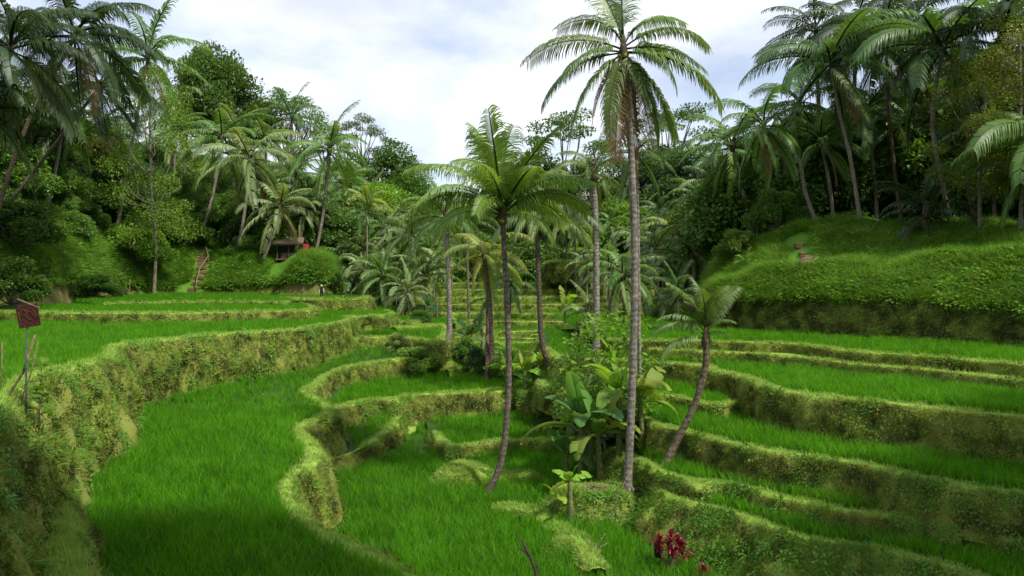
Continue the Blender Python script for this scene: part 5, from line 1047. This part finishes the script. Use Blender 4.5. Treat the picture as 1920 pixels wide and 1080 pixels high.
for q in rp: link('post', tube('post', [q - a0 + Vector((0, 0, -.2)), q - a0 + Vector((0, 0, .6)), q - a0 + Vector((0, 0, 1.25))], [.07, .07, .06], 6, M_bamb), root)
for q, w in zip(rp[:-1], rp[1:]): link('rail', tube('rail', [q - a0 + Vector((0, -.1, 1.05)), (q + w) / 2 - a0 + Vector((0, -.1, 1.0)), w - a0 + Vector((0, -.1, 1.05))], [.07, .07, .07], 6, M_bamb), root)
# hut
M_thatch = leaf_mat('thatch', (.05, .04, .028), (.13, .105, .075), .05, .9, spec=.1); M_plank = bark_mat('hut_plank', (.035, .028, .02), (.11, .085, .06), 0, 9)
hp = at(545, 484, 98); hp.z = gz(hp.x, hp.y, hp.z); root = link('hut', None); root.location = hp; tag(root, 'small dark hut with thatched roof on the left crest', 'hut')
for sx in (-1.45, 0, 1.45):
    for sy in (-.9, .9): o = link('post', tube('post', [Vector((sx, sy, -.6)), Vector((sx, sy, 1.0)), Vector((sx, sy, 2.1))], [.075] * 3, 6, M_plank), root)
for k in range(7): o = link('plank', box_mesh('plank', .44, .05, 1.9, M_plank, .01, 0), root); o.location = (-1.4 + k * .467, .98, .05)
o = link('counter', box_mesh('counter', 2.5, .5, .9, M_plank, .02, -.2), root); o.location = (.25, -.55, 0)
o = link('floor', box_mesh('floor', 3.3, 2.2, .16, M_step, .02, -.2), root)
rf = link('roof', grid_mesh('roof', np.array([[(-1.95, -1.45, 1.85), (0, -1.5, 1.8), (1.95, -1.45, 1.85)], [(-1.85, -.7, 2.35), (0, -.72, 2.3), (1.85, -.7, 2.35)], [(-1.7, 0, 2.75), (0, 0, 2.7), (1.7, 0, 2.75)], [(-1.85, .7, 2.35), (0, .72, 2.3), (1.85, .7, 2.35)], [(-1.95, 1.45, 1.85), (0, 1.5, 1.8), (1.95, 1.45, 1.85)]]), M_thatch, True), root)
sm = rf.modifiers.new('thickness', 'SOLIDIFY'); sm.thickness = .14
for k in range(26):
    for sy in (-1, 1): 
        o = link('thatch_fringe', blades(12, .42, .03, .09, .5, 300 + k, M_thatch, 2) if k < 2 and sy < 0 else FRINGE[k % 2], root) if (k >= 2 or sy > 0) and 'FRINGE' in globals() else link('thatch_fringe', blades(12, .42, .03, .09, .5, 300 + k, M_thatch, 2), root)
        if 'FRINGE' not in globals(): FRINGE = []
        if len(FRINGE) < 2: FRINGE.append(o.data)
        o.location = (-1.9 + k * .152, sy * 1.45, 1.95); o.rotation_euler = (math.radians(150 * sy if sy < 0 else -150), 0, 0)
M_redp = plain_mat('red_cloth', (.32, .04, .025), .7)
for k, (px, h) in enumerate(((573, 1.5), (586, .9))):
    q = at(px, 484, 98); q.z = gz(q.x, q.y, q.z); root = link('red_shrine_box', None); root.location = q; tag(root, ['tall red cloth wrapped stand right of the hut', 'lower red cloth wrapped stand farther right of the hut'][k], 'stand')
    link('cloth', box_mesh('cloth', .65, .5, h * .62, M_redp, .06, h * .38), root)
    for sx in (-.25, .25): link('leg', box_mesh('leg', .09, .4, h * .5, M_plank, .01, -.1), root).location = (sx, 0, 0)
# two stakes with a brick sluice
sp = at(234, 556, 86); sp.z = gz(sp.x, sp.y, sp.z); root = link('paddy_sluice', None); root.location = sp; tag(root, 'two thin stakes with a small brick sluice at the paddy edge', 'sluice')
for sx, hh in ((-.45, 1.1), (.55, 1.4)): link('stake', tube('stake', [Vector((sx, 0, -.3)), Vector((sx, 0, hh * .5)), Vector((sx + .03, 0, hh))], [.06, .055, .05], 6, M_bamb), root)
for k in range(6): o = link('brick', box_mesh('brick', .30, .2, .16, M_step, .015, 0) if k == 0 else BRK, root); BRK = o.data; o.location = (-.32 + (k % 3) * .33, -.1, .02 + .18 * (k // 3))

# the small figure standing on the terrace edge
M_skin = plain_mat('skin', (.30, .17, .11), .6, .1); M_cloth = plain_mat('black_dress', (.012, .010, .016), .8, .2); M_sleeve = plain_mat('pale_sleeves', (.52, .44, .38), .8, .1); M_hat = plain_mat('straw_hat', (.50, .40, .26), .9, .2)
def person(label, base, h):
    k = h / 1.65; J = dict(pelvis=(0, 0, .90, .14, .10), waist=(0, 0, 1.05, .125, .09), chest=(0, 0, 1.25, .15, .10), neck=(0, 0, 1.42, .05, .05), chin=(0, -.02, 1.49, .065, .07), head=(0, -.01, 1.58, .085, .095), crown=(0, 0, 1.66, .06, .07),
        hipL=(-.09, 0, .84, .095, .09), kneeL=(-.10, -.01, .48, .06, .06), ankL=(-.10, .02, .09, .04, .04), toeL=(-.11, -.13, .035, .035, .03), hipR=(.09, 0, .84, .095, .09), kneeR=(.10, -.03, .48, .06, .06), ankR=(.10, 0, .09, .04, .04), toeR=(.12, -.15, .035, .035, .03),
        shL=(-.18, 0, 1.36, .065, .06), elL=(-.25, .02, 1.10, .045, .045), wrL=(-.27, -.05, .86, .03, .03), hnL=(-.27, -.07, .76, .035, .02), shR=(.18, 0, 1.36, .065, .06), elR=(.25, .02, 1.10, .045, .045), wrR=(.27, -.05, .86, .03, .03), hnR=(.27, -.07, .76, .035, .02))
    nm = list(J); E = [('pelvis', 'waist'), ('waist', 'chest'), ('chest', 'neck'), ('neck', 'chin'), ('chin', 'head'), ('head', 'crown')]
    for s in 'LR': E += [('pelvis', 'hip' + s), ('hip' + s, 'knee' + s), ('knee' + s, 'ank' + s), ('ank' + s, 'toe' + s), ('chest', 'sh' + s), ('sh' + s, 'el' + s), ('el' + s, 'wr' + s), ('wr' + s, 'hn' + s)]
    me = bpy.data.meshes.new('body'); me.from_pydata([Vector(J[n][:3]) * k for n in nm], [(nm.index(a), nm.index(b)) for a, b in E], [])
    ob = bpy.data.objects.new('body_build', me); COL.objects.link(ob); sk = ob.modifiers.new('skin', 'SKIN')
    for i, n in enumerate(nm): me.skin_vertices[0].data[i].radius = (J[n][3] * k, J[n][4] * k)
    me.skin_vertices[0].data[0].use_root = True
    ob.modifiers.new('sub', 'SUBSURF').levels = 2
    dg = bpy.context.evaluated_depsgraph_get(); bm2 = bpy.data.meshes.new_from_object(ob.evaluated_get(dg)); bpy.data.objects.remove(ob)
    bm2.materials.clear()
    for m in (M_skin, M_cloth, M_sleeve): bm2.materials.append(m)
    for p_ in bm2.polygons:
        c = p_.center / k; p_.use_smooth = True
        arm = abs(c.x) > .185 and c.z > .7
        p_.material_index = 2 if (arm and c.z > .88) else (1 if .42 < c.z < 1.42 and not arm else 0)
    root = link('person', None); root.location = base; tag(root, label, 'person'); bm2.name = 'body'; link('body', bm2, root)
    link('hat', tube('hat', [Vector((0, 0, 1.60)) * k, Vector((0, 0, 1.605)) * k, Vector((0, 0, 1.64)) * k, Vector((0, 0, 1.74)) * k, Vector((0, 0, 1.76)) * k], [.20 * k, .205 * k, .11 * k, .09 * k, .05 * k], 14, M_hat), root)
pp = at(603, 561, 79.5); pp.z = gz(pp.x, pp.y, pp.z); person('person in dark dress and pale hat standing on the left terrace edge', pp, 1.46)
